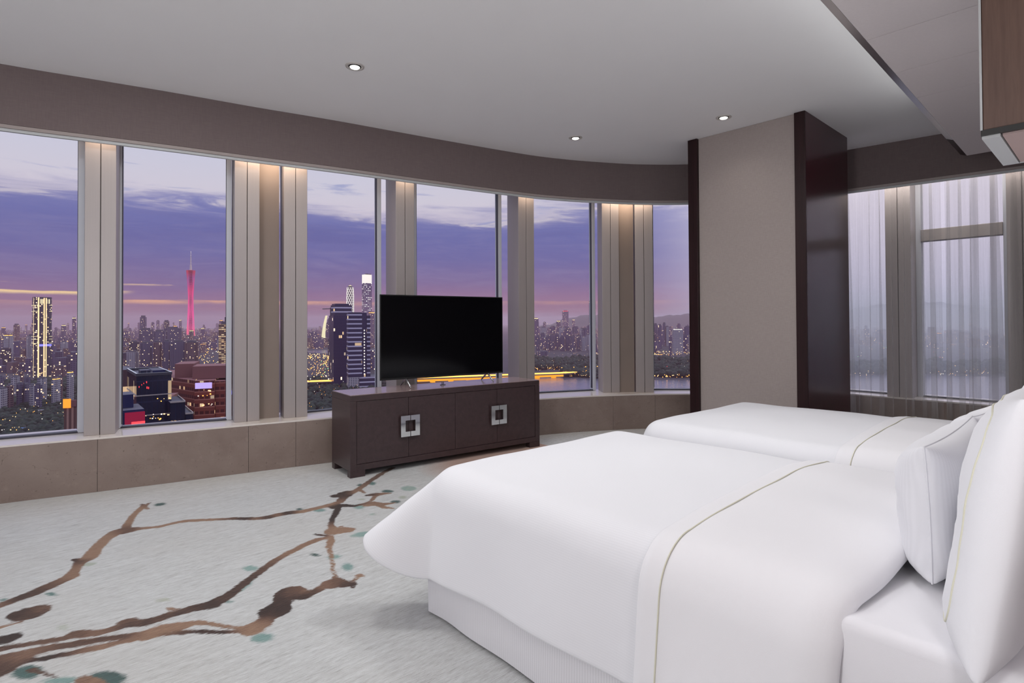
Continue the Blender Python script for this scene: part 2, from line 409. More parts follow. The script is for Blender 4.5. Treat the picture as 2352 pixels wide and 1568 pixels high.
chb('chrome_strip', cx0+.056, .29, y1-.0115, y1, 1.997, 2.0078, M['trim_light'], wc, bevel=0, **O)

# ------------------------------------------------------------------ downlights
spots = [(-3.866, 2.004), (-3.85, 4.475), (-2.534, 5.056)]
DL = ['round recessed downlight nearest the left window, alone on the left ceiling', 'round recessed downlight near the valance curve above the television end', 'round recessed downlight in front of the pillar']
dl0 = None
for k, (x, y) in enumerate(spots):
    if k == 0:
        d = empty('downlight', (x, y, ZC))
        MB().lathe([(.070, 0), (.068, -.006), (.054, -.008), (.0455, -.003), (.0455, 0)], (0, 0, 0)).build('ring', M['lamp_ring'], d, smooth=True)
        MB().lathe([(.045, -.001), (.0445, -.006), (.038, -.009), (.0375, -.002)], (0, 0, 0)).build('baffle', M['lamp_dark'], d, smooth=True)
        MB().lathe([(.0365, -.0085), (.03, -.014), (.018, -.017), (.001, -.018)], (0, 0, 0)).build('lens', M['lamp_glow'], d, smooth=True)
        dl0 = d
    else:
        d = dl0.copy(); COL.objects.link(d); d.location = (x, y, ZC)
        for ch in list(dl0.children):
            c = ch.copy(); COL.objects.link(c); c.parent = d
    tag(d, DL[k], 'ceiling light', 'recessed downlights in the ceiling')

# ------------------------------------------------------------------ sideboard with television
CA = math.radians(90-6.5)
cs = tag(empty('sideboard', (-4.408, 2.238, 0), CA), 'long dark brown wood sideboard with four doors, below the television', 'sideboard')
L, D, H = 2.03, .452, .69
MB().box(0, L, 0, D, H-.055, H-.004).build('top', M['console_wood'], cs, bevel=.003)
MB().box(.004, L-.004, .004, D-.004, H-.0039, H).build('top_sheen_sheet', M['console_top_sheen'], cs, bevel=.001)  # added thin sheet, the top's reflected window light painted in
MB().box(0, .055, 0, D, .055, H-.0555).build('side_panel', M['console_wood'], cs, bevel=.002)
MB().box(L-.055, L, 0, D, .055, H-.0555).build('side_panel', M['console_wood'], cs, bevel=.002)
MB().box(.0555, L-.0555, 0, D, .055, .105).build('bottom_rail', M['console_wood'], cs, bevel=.002)
MB().box(.0555, L-.0555, D-.02, D, .1055, H-.056).build('back_panel', M['console_wood'], cs)
MB().box(.0555, L-.0555, .03, D-.025, .1055, .118).build('shelf', M['console_wood'], cs)
for x0 in (0, L-.13):
    for yy in (0, D-.07): MB().box(x0, x0+.13, yy, yy+.07, 0, .0545).build('leg', M['console_wood'], cs, bevel=.002)
dw = (L-.11-.004)/4
for k in range(4):
    x0 = .057+k*dw
    d = MB().box(x0+.0015, x0+dw-.0015, .004, .024, .108, H-.058).build('door', M['console_wood'], cs, bevel=.0015)
    # half of a square chrome pull
    xi = x0+dw-.0015 if k % 2 == 0 else x0+.0015; sgn = -1 if k % 2 == 0 else 1
    zc, hh, ww, bw = .385, .092, .088, .043
    mb = MB()
    X = lambda a: xi+sgn*(a+.0015)
    def bx(a0, a1, z0, z1): mb.box(min(X(a0), X(a1)), max(X(a0), X(a1)), -.034, -.016, z0, z1)
    bx(ww-bw, ww, zc-hh, zc+hh); bx(0, ww-bw, zc+hh-bw, zc+hh); bx(0, ww-bw, zc-hh, zc-hh+bw)
    p = mb.build('pull', M['chrome'], d); tag(p, 'square chrome half pull')
    for zz in (zc-hh+.02, zc+hh-.02): MB().box(min(X(ww-.05), X(ww-.02)), max(X(ww-.05), X(ww-.02)), -.0158, .0038, zz-.01, zz+.01).build('pull_mount', M['tv_black'], p)

TA = math.atan2(1.325, .193)
tv = tag(empty('television', (-4.635, 2.648, .69), TA), 'large flat black television standing on the sideboard before the windows', 'television')
TW, z0, z1 = 1.345, .076, .866
MB().box(0, TW, 0, .012, z0, z1).build('bezel', M['tv_black'], tv, bevel=.002)
MB().box(.010, TW-.010, -.0015, -.0001, z0+.018, z1-.010).build('screen', M['tv_screen'], tv)
MB().box(.06, TW-.06, .0125, .05, z0+.03, z1-.12).build('back_housing', M['tv_black'], tv, bevel=.008)
for x in (.26, TW-.18):
    mb = MB()
    for sg in (-1, 1):
        mb.tube([(x-.0*sg, .02, z0+.012), (x, .02+.02*sg, z0-.004), (x+.004*sg, .02+.115*sg, .012)], [.010, .010, .008], 8)
        mb.tube([(x+.004*sg, .02+.115*sg, .012), (x+.004*sg, .02+.125*sg, .0062)], [.008, .0055], 8)
    mb.build('foot', M['steel'], tv, smooth=True)
cd = MB(); cd.tube([(.0, 0, .004), (.03, .01, .004), (.06, 0, .004)], .004, 6); cd.tube([(.02, .0, .004), (.02, 0, .03)], .004, 6); cd.tube([(.035, .0, .004), (.035, 0, .03)], .004, 6)
o = cd.build('cable_plug', M['frame_dark'], None, loc=(-4.50, 3.22, .6905)); o.rotation_euler.z = CA
tag(o, 'small grey cable connector lying on the sideboard under the television', 'cable')
# ------------------------------------------------------------------ beds (local frame: x from the foot to the head, y across, origin at the near foot corner)
BW, BL = 1.40, 2.36
def vnoise(x, y, s=0):
    return (math.sin(x*3.1+s)*math.cos(y*2.7-s*1.3)+.5*math.sin(x*7.3-y*4.1+s*2.1)+.25*math.sin(x*13.7+y*11.3+s*.7))/1.75
def drape_fn(R, hem, ztop, infl, foot=True, flare=(52, 52)):
    """maps cloth coordinates (a along, b across) to the draped surface"""
    ix = R-infl
    x_edge, y0e, y1e = ix, ix, BW-ix
    def fn(a, b, lift=0.0):
        da = max(0.0, x_edge-a) if foot else 0.0
        if b < y0e: db, sy = y0e-b, -1
        elif b > y1e: db, sy = b-y1e, 1
        else: db, sy = 0.0, 0
        bxp, byp = max(a, x_edge) if foot else a, min(max(b, y0e), y1e)
        # crown of the filling
        cx = min(1, max(0, (a-x_edge)/.5)); cy = min(1, max(0, min(b-y0e, y1e-b)/.45))
        z = ztop+.028*(1-(1-cx)**2)*(1-(1-cy)**2) if foot else ztop+.028*(1-(1-cy)**2)
        z += .006*vnoise(a*1.3, b*1.5, 1)
        m = max(da, db)
        if m <= 0: return (bxp, byp, z+lift)
        phi = (PI/4)*(db/da) if da >= db else PI/2-(PI/4)*(da/db)
        c = math.sin(2*phi)**2
        rho = m*(1+.04*c)
        fl = math.radians(4+((flare[0] if sy < 0 else flare[1])-4)*c**1.1)
        fl += math.radians(2.2)*math.sin(a*9+1)*min(1, m/.4)*(1-c)
        th = PI/2-fl
        RR = R+lift
        if rho < RR*th: o, dz = RR*math.sin(rho/RR), RR*(1-math.cos(rho/RR))
        else:
            s = rho-RR*th; o, dz = RR*math.sin(th)+s*math.cos(th), RR*(1-math.cos(th))+s*math.sin(th)
        w = min(1, m/hem)
        o += .007*w*w*math.sin(a*7.5+.8*math.sin(a*3)+b*3)*(1-c)+.010*w*w*math.sin(phi*14)*c
        dx, dy = math.cos(phi), math.sin(phi)
        if da <= 0: dx, dy = 0.0, 1.0
        if db <= 0: dx, dy = 1.0, 0.0
        return (bxp-dx*o, byp+(sy or 1)*dy*o, z+lift-dz)
    return fn, x_edge, y0e, y1e
def cloth(fn, a_vals, b_vals, lift=0.0, edge_puff=None):
    return [[fn(a, b, lift) for b in b_vals] for a in a_vals]
def seq(*segs):
    out = []
    for a, b, n in segs: out += list(np.linspace(a, b, n, endpoint=False))
    out.append(segs[-1][1]); return out
def solidify(o, t, off=-1.0, sub=1):
    md = o.modifiers.new('solid', 'SOLIDIFY'); md.thickness = t; md.offset = off
    if sub:
        sb = o.modifiers.new('sub', 'SUBSURF'); sb.levels = sub; sb.render_levels = sub
    return o
def pillow_mesh(A, B, T, ear=.05, seed=0, nx=36, ny=26):
    """cushion, half sizes A x B, half thickness T; local x = A axis, y = B axis, z = thickness"""
    mb = MB()
    us = np.sin(np.linspace(-PI/2, PI/2, nx)); vs = np.sin(np.linspace(-PI/2, PI/2, ny))
    for sg in (1, -1):
        P = []
        for u in us:
            row = []
            for v in vs:
                x = A*u*(1-ear*(1-v*v)*abs(u)**1.5); y = B*v*(1-ear*1.25*(1-u*u)*abs(v)**1.5)
                h = ((1-abs(u)**3)*(1-abs(v)**(3.4 if v > 0 else 3.4+4.6*min(1, -v*1.5)))); h = max(h, 0)**.5
                t = T*h*(1+.07*vnoise(u*1.6+seed, v*1.8, seed))
                t += .004*h*math.sin(u*9+v*3+seed)
                t *= 1.0 if sg < 0 else .58
                row.append((x, y, sg*t+.004*sg*(1 if max(abs(u), abs(v)) < .999 else 0)))
            P.append(row)
        mb.grid(P, flip=(sg < 0))
    b = bmesh.new()
    return mb
def make_pillow(name, A, B, T, mat, piped, seed):
    mb = pillow_mesh(A, B, T, seed=seed)
    o = mb.build(name, mat, smooth=True)
    b = bmesh.new(); b.from_mesh(o.data); bmesh.ops.remove_doubles(b, verts=b.verts, dist=.0006); bmesh.ops.recalc_face_normals(b, faces=b.faces); b.to_mesh(o.data); b.free()
    for p in o.data.polygons: p.use_smooth = True
    ear = .05
    pts = []
    for k in range(121):
        q = k/120*4; s = int(q) % 4; f = q-int(q); w = -1+2*f
        u, v = [(w, -1), (1, w), (-w, 1), (-1, -w)][s]
        if k == 120: u, v = -1, -1
        pts.append((A*u*(1-ear*(1-v*v)*abs(u)**1.5)*1.004, B*v*(1-ear*1.25*(1-u*u)*abs(v)**1.5)*1.004, 0))
    if piped:
        pts = []
        for k in range(121):
            q = (k % 120)/120*4; s = int(q) % 4; f = q-int(q); w = -1+2*f
            u, v = [(w, -1), (1, w), (-w, 1), (-1, -w)][s]
            rr = (abs(u)**8+abs(v)**8)**(1/8); u, v = .86*u/rr, .86*v/rr
            h = max((1-abs(u)**3)*(1-abs(v)**(3.4 if v > 0 else 3.4+4.6*min(1, -v*1.5))), 0)**.5
            tt = T*h*(1+.07*vnoise(u*1.6+seed, v*1.8, seed))+.004*h*math.sin(u*9+v*3+seed)+.004
            pts.append((A*u*(1-ear*(1-v*v)*abs(u)**1.5), B*v*(1-ear*1.25*(1-u*u)*abs(v)**1.5), -tt))
        m2 = MB(); m2.tube(pts, .0024, 6, cap=False); m2.build('piping', M['piping'], o, smooth=True)
    else:
        m2 = MB(); m2.tube(pts, .0022, 6, cap=False); m2.build('seam', M['linen'], o, smooth=True)
    return o
def stand(o, c, lean, yaw=0.0, roll=0.0):
    """stand a cushion up: A axis along world y, B axis up, leaning back towards +x by lean"""
    ax = Vector((math.sin(yaw), math.cos(yaw), 0))
    upv = Vector((math.sin(lean), 0, math.cos(lean)))
    nrm = ax.cross(upv).normalized(); upv = nrm.cross(ax).normalized()
    R = Matrix((ax, upv, nrm)).transposed().to_4x4() @ Matrix.Rotation(roll, 4, 'Z')
    R.translation = Vector(c); o.matrix_world = R
    return o

def rounded_rect(x0, x1, y0, y1, r, n=6):
    out = []
    for cx, cy, a0 in ((x1-r, y1-r, 0), (x0+r, y1-r, PI/2), (x0+r, y0+r, PI), (x1-r, y0+r, 1.5*PI)):
        for k in range(n+1): out.append((cx+r*math.cos(a0+PI/2*k/n), cy+r*math.sin(a0+PI/2*k/n)))
    return out
def set_uv(o, av, bv):
    n = len(bv); uv = o.data.uv_layers.new(name='UVMap')
    for l in o.data.loops: uv.data[l.index].uv = (av[l.vertex_index//n], bv[l.vertex_index % n])
def make_bed(ox, oy, label, dl, fl, near):
    bed = tag(empty('bed', (ox, oy, 0)), label, 'bed', 'two double beds side by side')
    # skirt with slight waves
    base = rounded_rect(.0, BL, 0, BW, .03)
    per = []; 
    for i in range(len(base)):
        p, q = np.array(base[i]), np.array(base[(i+1) % len(base)]); n = max(1, int(np.linalg.norm(q-p)/.03))
        for k in range(n): per.append(p+(q-p)*k/n)
    per = np.array(per); cen = np.array([BL/2, BW/2])
    tg = np.roll(per, -1, 0)-np.roll(per, 1, 0); tg /= np.linalg.norm(tg, axis=1)[:, None]; nr = np.c_[tg[:, 1], -tg[:, 0]]
    s = np.cumsum(np.linalg.norm(np.roll(per, -1, 0)-per, axis=1))
    P = []
    for z in np.linspace(.012, .36, 9):
        w = (1-z/.36)
        d = .004*w*np.sin(s*17+np.sin(s*5))+.008*w*np.sin(s*4.2+1)-.004
        q = per+nr*d[:, None]; P.append([(a, b, z) for a, b in q]+[(q[0][0], q[0][1], z)])
    mb = MB(); mb.grid(P); sk = mb.build('bed_skirt', M['skirt'], bed, smooth=True)
    MB().prism(rounded_rect(.03, BL-.03, .03, BW-.03, .05), .025, .345).build('box_spring', M['mattress'], bed)
    for x in (.12, BL-.12):
        for y in (.12, BW-.12): MB().prism(rounded_rect(x-.03, x+.03, y-.03, y+.03, .01, 2), 0, .0245).build('leg', M['tv_black'], bed)
    mt = MB().prism(rounded_rect(.035, BL-.01, .012, BW-.012, .06), .3465, .610).build('mattress', M['mattress'], bed, bevel=.028, smooth=True)
    mt.modifiers['bevel'].segments = 5; mt.modifiers['bevel'].angle_limit = .9
    # duvet
    R, hem = .13, .535
    fn, xe, ya, yb = drape_fn(R, hem, .655, .012, flare=(52, 14) if near else (26, 40))
    av = seq((xe-hem, xe-.01, 26), (xe-.01, xe+.25, 8), (xe+.25, 1.66, 26)); bv = seq((ya-hem, ya, 24), (ya, yb, 26), (yb, yb+hem, 24))
    mb = MB(); mb.grid(cloth(fn, av, bv)); dv = mb.build('duvet', M['linen_stripe'], smooth=True, loc=(ox, oy, 0))
    set_uv(dv, av, bv); tag(dv, dl, 'duvet', 'white duvets on the beds'); solidify(dv, .016)
    # turned down top section
    fn2, _, ya, yb = drape_fn(R+.016, hem+.06, .655, .03, foot=False)
    h2 = hem+.07
    bv = seq((ya-h2, ya, 28), (ya, yb, 26), (yb, yb+h2, 28))
    A0, A1 = 1.165, 1.735
    rows = []
    for k, a in enumerate(seq((A0, A0+.03, 3), (A0+.03, A0+.12, 6), (A0+.12, A1-.10, 22), (A1-.10, A1, 8))):
        row = []
        for b in bv:
            e = a+.018*math.sin(b*2.3+.5)*max(0, 1-(a-A0)/.4)-(.02*math.sin(b*5+2)+.05*max(0, (ya-b)/h2)+.05*max(0, (b-yb)/h2))*max(0, (a-A0-.25)/(A1-A0-.25))
            p = fn2(e, b, .014 if a > A0+.012 else .010)
            # soft lengthwise folds running towards the head and a rounded end
            t = (a-A0)/(A1-A0)
            end = max(0, (a-(A1-.10))/.10); drop = .05*(1-math.sqrt(max(0, 1-end*end)))
            p = fn2(e, b, (.014 if a > A0+.012 else .010)-drop)
            wv = .007*t*math.sin(b*16+2*math.sin(a*4))*math.exp(-max(0, (ya-b))*1.2)
            px, py, pz = p
            inside = ya <= b <= yb
            row.append((px, py, pz+wv*(1 if inside else .6)))
        rows.append(row)
    mb = MB(); mb.grid(rows); fs = mb.build('turned_down_sheet', M['linen_fold'], smooth=True, loc=(ox, oy, 0))
    tag(fs, fl, 'sheet', 'turned down sheets on the beds'); solidify(fs, .010)
    pp = []
    for b in seq((ya-h2, ya, 40), (ya, yb, 40), (yb, yb+h2, 40)):
        e = A0+.078+.018*math.sin(b*2.3+.5)*(1-.078/.4)
        p = fn2(e, b, .0155); pp.append(p)
    MB().tube(pp, .0024, 6).build('piping', M['piping'], fs, smooth=True)
    return bed
B1, B2 = (-2.155, 1.45), (-2.175, 3.13)
make_bed(*B1, 'nearest bed with white bedding and long white skirt showing above the carpet', 'white duvet in the foreground with its corner flaring over the carpet', 'wide turned down white sheet with pale piping across the nearest bed', True)
make_bed(*B2, 'farther bed with white bedding, standing before the pillar and the curtain', 'white duvet on the farther bed, in front of the pillar', 'turned down white sheet with pale piping on the farther bed', False)

PG = 'white pillows standing at the bed heads'
def bed_pillows(oy, far):
    spec = [('pillow', .335, .172, .108, 'pillow_stripe', False, (-.350, oy+.65, .802), -.04, 0.0),
            ('pillow', .235, .172, .10, 'pillow_stripe', False, (-.355, oy+1.228, .798), .02, .05),
            ('pillow', .37, .28, .098, 'linen', True, (-.166, oy+.315, .876), .14, 0.0),
            ('pillow', .37, .28, .098, 'linen', True, (-.166, oy+1.08, .876), .14, .03)]
    return spec
LB = ['small white striped pillow on the nearest bed, in front of the big piped pillow', 'small white pillow on the nearest bed, just beyond the striped one',
      'biggest white piped pillow at the right edge, standing on the nearest bed', 'large white pillow on the far half of the nearest bed, only its top corner showing']
for k, (nm, A, B, T, mt, pi, c, lean, yaw) in enumerate(bed_pillows(1.45, False)):
    o = make_pillow(nm, A, B, T, M[mt], pi, k*1.7)
    stand(o, c, lean, yaw); tag(o, LB[k], 'pillow', PG)

# ------------------------------------------------------------------ carpet with its woven branch pattern
S1 = 2.45
def cpt(x, y): return at_z(x/S1, 1060+y/S1, 0.0)[:2]
STROKES = [  # (x, y, half width, darkness 0..1), traced on the carpet
 [(-60,835,14,.5),(0,810,14,.5),(100,770,16,.8),(200,735,18,.8),(300,690,20,.6),(400,645,24,.3),(430,600,22,.3),(445,570,22,.5),(500,540,30,.2),(540,490,28,.2),(600,430,22,.2),(660,395,18,.3),(700,385,18,.6),(725,340,20,.2),(750,300,14,.2),(790,265,12,.2),(815,245,12,.3)],
 [(815,248,8,.5),(795,239,6,.7)], [(815,250,8,.4),(843,231,4,.6)], [(815,255,9,.3),(835,266,7,.3)],
 [(450,560,14,.9),(418,551,10,1)], [(450,562,10,1),(484,552,7,1)],
 [(700,388,18,.7),(740,382,13,.6),(800,375,6,.2),(900,365,6,.2),(1000,340,6,.2),(1060,332,7,.2),(1200,326,6,.2),(1300,320,7,.6),(1380,320,8,.9),(1440,320,8,.4),(1510,312,10,.8),(1560,300,9,.4),(1620,288,10,.9),(1700,280,9,.2),(1790,260,8,.2),(1870,240,9,.2),(1910,228,14,.4),(1940,195,16,.8),(1990,170,10,.3),(2040,140,12,.4),(2080,110,10,.6),(2120,85,10,.6),(2150,65,9,.6),(2210,35,7,.7)],
 [(1945,188,12,.9),(1885,192,8,.9)], [(1920,178,7,.9),(1955,172,9,.8)], [(2020,155,10,.3),(2050,175,7,.3)],
 [(1900,250,16,.9),(1930,245,8,1),(1990,250,5,.9),(2060,235,6,.5),(2095,215,8,.3),(2115,190,8,.4),(2150,180,7,.3),(2190,178,4,.3)],
 [(2070,189,5,.8),(2120,183,8,.7)], [(2100,230,8,.3),(2150,240,8,.3),(2220,232,4,.3)], [(2060,245,7,.2),(2110,238,9,.3),(2140,246,9,.3),(2160,256,8,.2),(2210,262,4,.2)],
 [(1910,245,16,.9),(1890,290,18,1),(1868,325,14,1),(1862,355,18,.5),(1870,375,24,.2),(1880,390,26,.2),(1930,385,17,.2),(1960,385,13,.2),(1985,378,7,.2)],
 [(1900,395,10,.2),(1918,366,9,.2)], [(1770,408,4,.9),(1800,412,6,.9),(1830,415,6,.8),(1860,420,14,.2),(1862,450,22,.2),(1850,480,19,.2),(1862,510,15,.2),(1870,560,10,.2),(1873,610,12,.2),(1885,640,14,.3),(1890,660,24,.4)],
 [(1840,685,16,.4),(1890,675,24,.6),(1940,690,22,.8),(1980,690,18,.9),(1985,708,14,.8)], [(1985,672,10,.3),(2015,650,6,.2),(2025,640,11,.2),(2047,643,4,.2)],
 [(1870,690,24,.5),(1820,702,16,.4),(1780,728,16,.7),(1740,745,15,.8),(1710,762,18,.9)], [(1710,762,20,.9),(1660,750,36,.8),(1635,735,42,.8),(1605,740,44,.9),(1590,790,46,.9),(1550,835,50,.95),(1510,840,42,.95),(1510,880,40,.6),(1465,915,36,.3),(1420,940,34,.2),(1370,942,20,.2)],
 [(1660,730,36,.2),(1690,732,22,.15)],
 [(1380,938,16,.2),(1320,933,10,.2),(1250,925,10,.2),(1180,910,10,.2),(1100,905,14,.2),(1000,930,24,.2),(900,945,26,.2),(830,975,28,.2),(700,985,16,.7),(560,1000,16,.7),(450,1020,18,.7),(300,1045,16,.6),(150,1080,24,.4),(0,1120,30,.6),(-80,1150,40,.7)],
 [(1370,950,10,.7),(1250,960,10,.9),(1130,955,11,.9),(1000,960,11,.7),(880,975,13,.4),(800,985,16,.3)],
 [(800,985,14,.3),(650,1020,12,.3),(560,1045,16,.3),(480,1060,16,.4),(380,1080,12,.7),(260,1105,14,1),(200,1115,10,.9),(100,1120,24,.5),(40,1150,36,.7),(0,1172,36,.8),(-80,1200,40,.9)],
 [(1850,425,7,.2),(1780,440,10,.3),(1700,475,12,.3),(1620,515,13,.3),(1550,555,14,.5),(1480,605,16,.7),(1400,665,18,.8),(1330,720,20,.8),(1250,775,24,.8),(1190,803,24,.9),(1100,822,18,.8),(1000,848,16,.8),(900,880,18,.7),(820,905,18,.8),(720,915,16,.8),(620,945,14,.5),(540,965,17,.4),(420,972,20,.6),(350,995,14,.6),(200,1020,12,.6),(80,1040,12,.7),(0,1055,14,.7),(-60,1070,14,.7)],
 [(700,902,16,.6),(745,893,18,.6),(770,905,14,.5)], [(975,845,10,.3),(965,828,16,.2),(945,822,7,.2)], [(985,838,5,.2),(1000,826,4,.2)],
 [(110,858,26,.9),(170,850,36,.8),(225,832,20,.5),(255,822,6,.4)], [(90,862,10,.9),(130,885,14,.8)], [(0,1003,22,1),(55,993,24,1),(92,978,10,1)], [(-40,945,6,.2),(0,932,7,.2),(130,897,5,.2)],
 [(170,1170,16,.7),(250,1192,12,.7),(320,1215,7,.7)], [(460,1225,28,.4),(540,1240,30,.3),(560,1262,40,.3)],
]
LEAVES = [  # cx, cy, rx, ry, slope, darkness
 (900,240,33,8,-.12,.95),(1685,268,20,6,0,.95),(1795,273,36,9,0,.5),(2030,132,20,7,0,.9),(2092,122,22,10,0,.7),(2300,150,42,14,0,.3),(2180,166,32,8,0,.9),(2225,226,28,9,-.05,.95),(2020,252,32,14,0,.4),(2095,295,17,5,0,.25),(2040,408,55,14,-.1,.4),(1985,418,20,6,0,.3),(1775,524,27,8,.1,.97),(1880,535,36,12,-.1,.4),(1955,592,32,20,0,.5),(1410,600,42,15,0,.4),(1283,786,26,8,-.05,.65),(285,744,32,9,.05,.7),(15,780,22,9,-.2,.7),(500,577,46,10,-.15,.15),(920,778,36,9,-.1,.08),(355,932,29,12,-.1,.12),(1475,990,62,26,-.1,.5),(155,1183,88,38,-.1,.85),(600,1222,108,46,-.02,.92),(350,1232,104,20,-.05,.5),(0,1192,20,9,0,.5),(2035,212,20,4,0,.1),(2265,200,22,8,0,.12)]
LSTROKE = [[(1312,742,6,.35),(1345,725,11,.4),(1390,690,15,.45),(1420,662,8,.5)]]

def build_carpet():
    X0, X1, Y0, Y1, st = -5.66, -1.5, -.25, 4.35, .017
    xs = np.arange(X0, X1, st); ys = np.arange(Y0, Y1, st)
    gx, gy = np.meshgrid(xs, ys, indexing='ij'); Pn = np.c_[gx.ravel(), gy.ravel()]
    d_br = np.full(len(Pn), .25); num = np.zeros(len(Pn)); den = np.zeros(len(Pn))+1e-9
    d_lf = np.full(len(Pn), .25); nl = np.zeros(len(Pn)); dl = np.zeros(len(Pn))+1e-9
    def capsule(a, b, ra, rb, ta, tb, D, N, W):
        ab = b-a; L2 = ab@ab+1e-12
        lo = np.minimum(a, b)-max(ra, rb)-.25; hi = np.maximum(a, b)+max(ra, rb)+.25
        idx = np.where((Pn[:, 0] > lo[0]) & (Pn[:, 0] < hi[0]) & (Pn[:, 1] > lo[1]) & (Pn[:, 1] < hi[1]))[0]
        if not len(idx): return
        t = np.clip(((Pn[idx]-a)@ab)/L2, 0, 1)
        dist = np.linalg.norm(Pn[idx]-a-t[:, None]*ab, axis=1)-(ra+(rb-ra)*t)
        D[idx] = np.minimum(D[idx], dist)
        w = np.exp(-np.maximum(dist+.02, 0)/.012)+1e-6
        N[idx] += w*(ta+(tb-ta)*t); W[idx] += w
    def floor_rad(x, y, h, nx, ny):
        a = cpt(x-nx*h, y-ny*h); b = cpt(x+nx*h, y+ny*h); return np.linalg.norm(b-a)/2
    for src, D, N, W in ((STROKES, d_br, num, den), (LSTROKE, d_lf, nl, dl)):
        for stq in src:
            pts = []
            for i, (x, y, h, t) in enumerate(stq):
                p, q = stq[max(0, i-1)], stq[min(len(stq)-1, i+1)]
                tx, ty = q[0]-p[0], q[1]-p[1]; L = math.hypot(tx, ty)+1e-9
                c = cpt(x, y)
                tf = cpt(q[0], q[1])-cpt(p[0], p[1]); tf /= np.linalg.norm(tf)+1e-9; nf = np.array([-tf[1], tf[0]])
                # half width across the stroke, measured on the carpet
                e = cpt(x-ty/L*h, y+tx/L*h)-c
                pts.append((c, max(.006, abs(e@nf)), t))
            for (a, ra, ta), (b, rb, tb) in zip(pts[:-1], pts[1:]): capsule(a, b, ra, rb, ta, tb, D, N, W)
    for cx, cy, rx, ry, sl, t in LEAVES:
        ax = cpt(cx+rx, cy+sl*rx)-cpt(cx-rx, cy-sl*rx); ay = cpt(cx, cy+ry)-cpt(cx, cy-ry); c = cpt(cx, cy)
        A = np.linalg.inv(np.c_[ax/2, ay/2]); sc = min(np.linalg.norm(ax), np.linalg.norm(ay))/2
        idx = np.where(np.linalg.norm(Pn-c, axis=1) < .8)[0]
        if not len(idx): continue
        q = (Pn[idx]-c)@A.T
        dist = (np.linalg.norm(q, axis=1)-1)*sc
        d_lf[idx] = np.minimum(d_lf[idx], dist); w = np.exp(-np.maximum(dist+.02, 0)/.012)+1e-6; nl[idx] += w*t; dl[idx] += w
    # peach patch in front of the sideboard
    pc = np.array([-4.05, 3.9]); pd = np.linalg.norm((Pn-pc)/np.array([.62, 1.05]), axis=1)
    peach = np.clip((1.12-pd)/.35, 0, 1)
    mb = MB(); nx, ny = len(xs), len(ys)
    V = [(x, y, 0.0) for x, y in Pn]
    Fc = [(i*ny+j, (i+1)*ny+j, (i+1)*ny+j+1, i*ny+j+1) for i in range(nx-1) for j in range(ny-1)]
    mb.add(V, Fc)
    xe, ye = xs[-1], ys[-1]
    ring = [((-6.2, -5), (X0, -5), (X0, 4.34), (-6.2, 4.34)), ((X0, -5), (1.2, -5), (1.2, Y0), (X0, Y0)), ((xe, Y0), (1.2, Y0), (1.2, ye), (xe, ye)), ((-6.2, ye), (1.2, ye), (1.2, 7.42), (-6.2, 7.42))]
    for r in ring: mb.add([(a, b, 0.0) for a, b in r], [(0, 1, 2, 3)])
    o = mb.build('floor', M['carpet'], recalc=False)
    n = len(o.data.vertices); k = len(Pn)
    for nm, arr, dflt in (('branch', d_br, .25), ('tone', num/den, .5), ('leaf', d_lf, .25), ('leaftone', nl/dl, .5), ('peach', peach, 0.0)):
        at = o.data.attributes.new(nm, 'FLOAT', 'POINT'); full = np.full(n, dflt); full[:k] = arr; at.data.foreach_set('value', full.astype(np.float32))
    return struct(o)
def carpet_mat():
    m, t = new_mat('hand_tufted_carpet'); o = t.n('ShaderNodeTexCoord').outputs['Object']
    at = lambda nm: t.n('ShaderNodeAttribute', attribute_type='GEOMETRY', attribute_name=nm).outputs['Fac']
    st = t.mapping(o, (1, .10, 1), rot=(0, 0, .12))
    s1 = t.noise(st, 210, 5, .7); s2 = t.noise(st, 50, 3, .5); fine = t.noise(o, 260, 3, .7); big = t.noise(o, .9, 3)
    rag = t.noise(t.mapping(o, (1, .25, 1), rot=(0, 0, .12)), 95, 3, .65)
    rg = t.math('MULTIPLY_ADD', rag, .046, -.023)
    mid = t.math('MULTIPLY_ADD', t.noise(o, 14, 3), .03, -.015)
    c = t.ramp(t.math('MULTIPLY_ADD', s1, .7, t.math('MULTIPLY', s2, .3)), [(.30, srgb(158, 157, 156)), (.44, srgb(203, 204, 204)), (.58, srgb(223, 225, 226)), (.75, srgb(236, 238, 240))])
    c = t.mix(t.sstep(big, .35, .75, 0, .18), c, srgb(198, 188, 176))
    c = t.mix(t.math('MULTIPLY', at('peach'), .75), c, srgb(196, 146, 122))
    tone = t.math('MULTIPLY_ADD', s1, 1.1, t.math('ADD', at('tone'), -.55))
    br = t.ramp(tone, [(.1, srgb(166, 132, 108)), (.5, srgb(120, 88, 72)), (.85, srgb(66, 43, 36)), (1.0, srgb(48, 31, 27))])
    lt = t.math('MULTIPLY_ADD', s1, .8, t.math('ADD', at('leaftone'), -.4))
    lf = t.ramp(lt, [(.1, srgb(186, 190, 176)), (.4, srgb(138, 172, 168)), (.7, srgb(72, 118, 114)), (.95, srgb(20, 66, 62))])
    ml = t.sstep(t.math('ADD', at('leaf'), t.math('MULTIPLY', rg, 1.15)), -.014, .014, .92, 0)
    mbm = t.sstep(t.math('ADD', at('branch'), t.math('ADD', t.math('MULTIPLY', rg, .75), t.math('MULTIPLY', mid, .6))), -.007, .007, 1, 0)
    c = t.mix(ml, c, lf); c = t.mix(mbm, c, br)
    h = t.math('ADD', t.math('MULTIPLY', s1, .6), t.math('MULTIPLY', fine, .5))
    princ(t, **{'Base Color': c, 'Roughness': .95, 'Specular IOR Level': .05, 'Sheen Weight': .2, 'Normal': bump(t, h, .8, .012)}); return m
M['carpet'] = carpet_mat()
build_carpet()

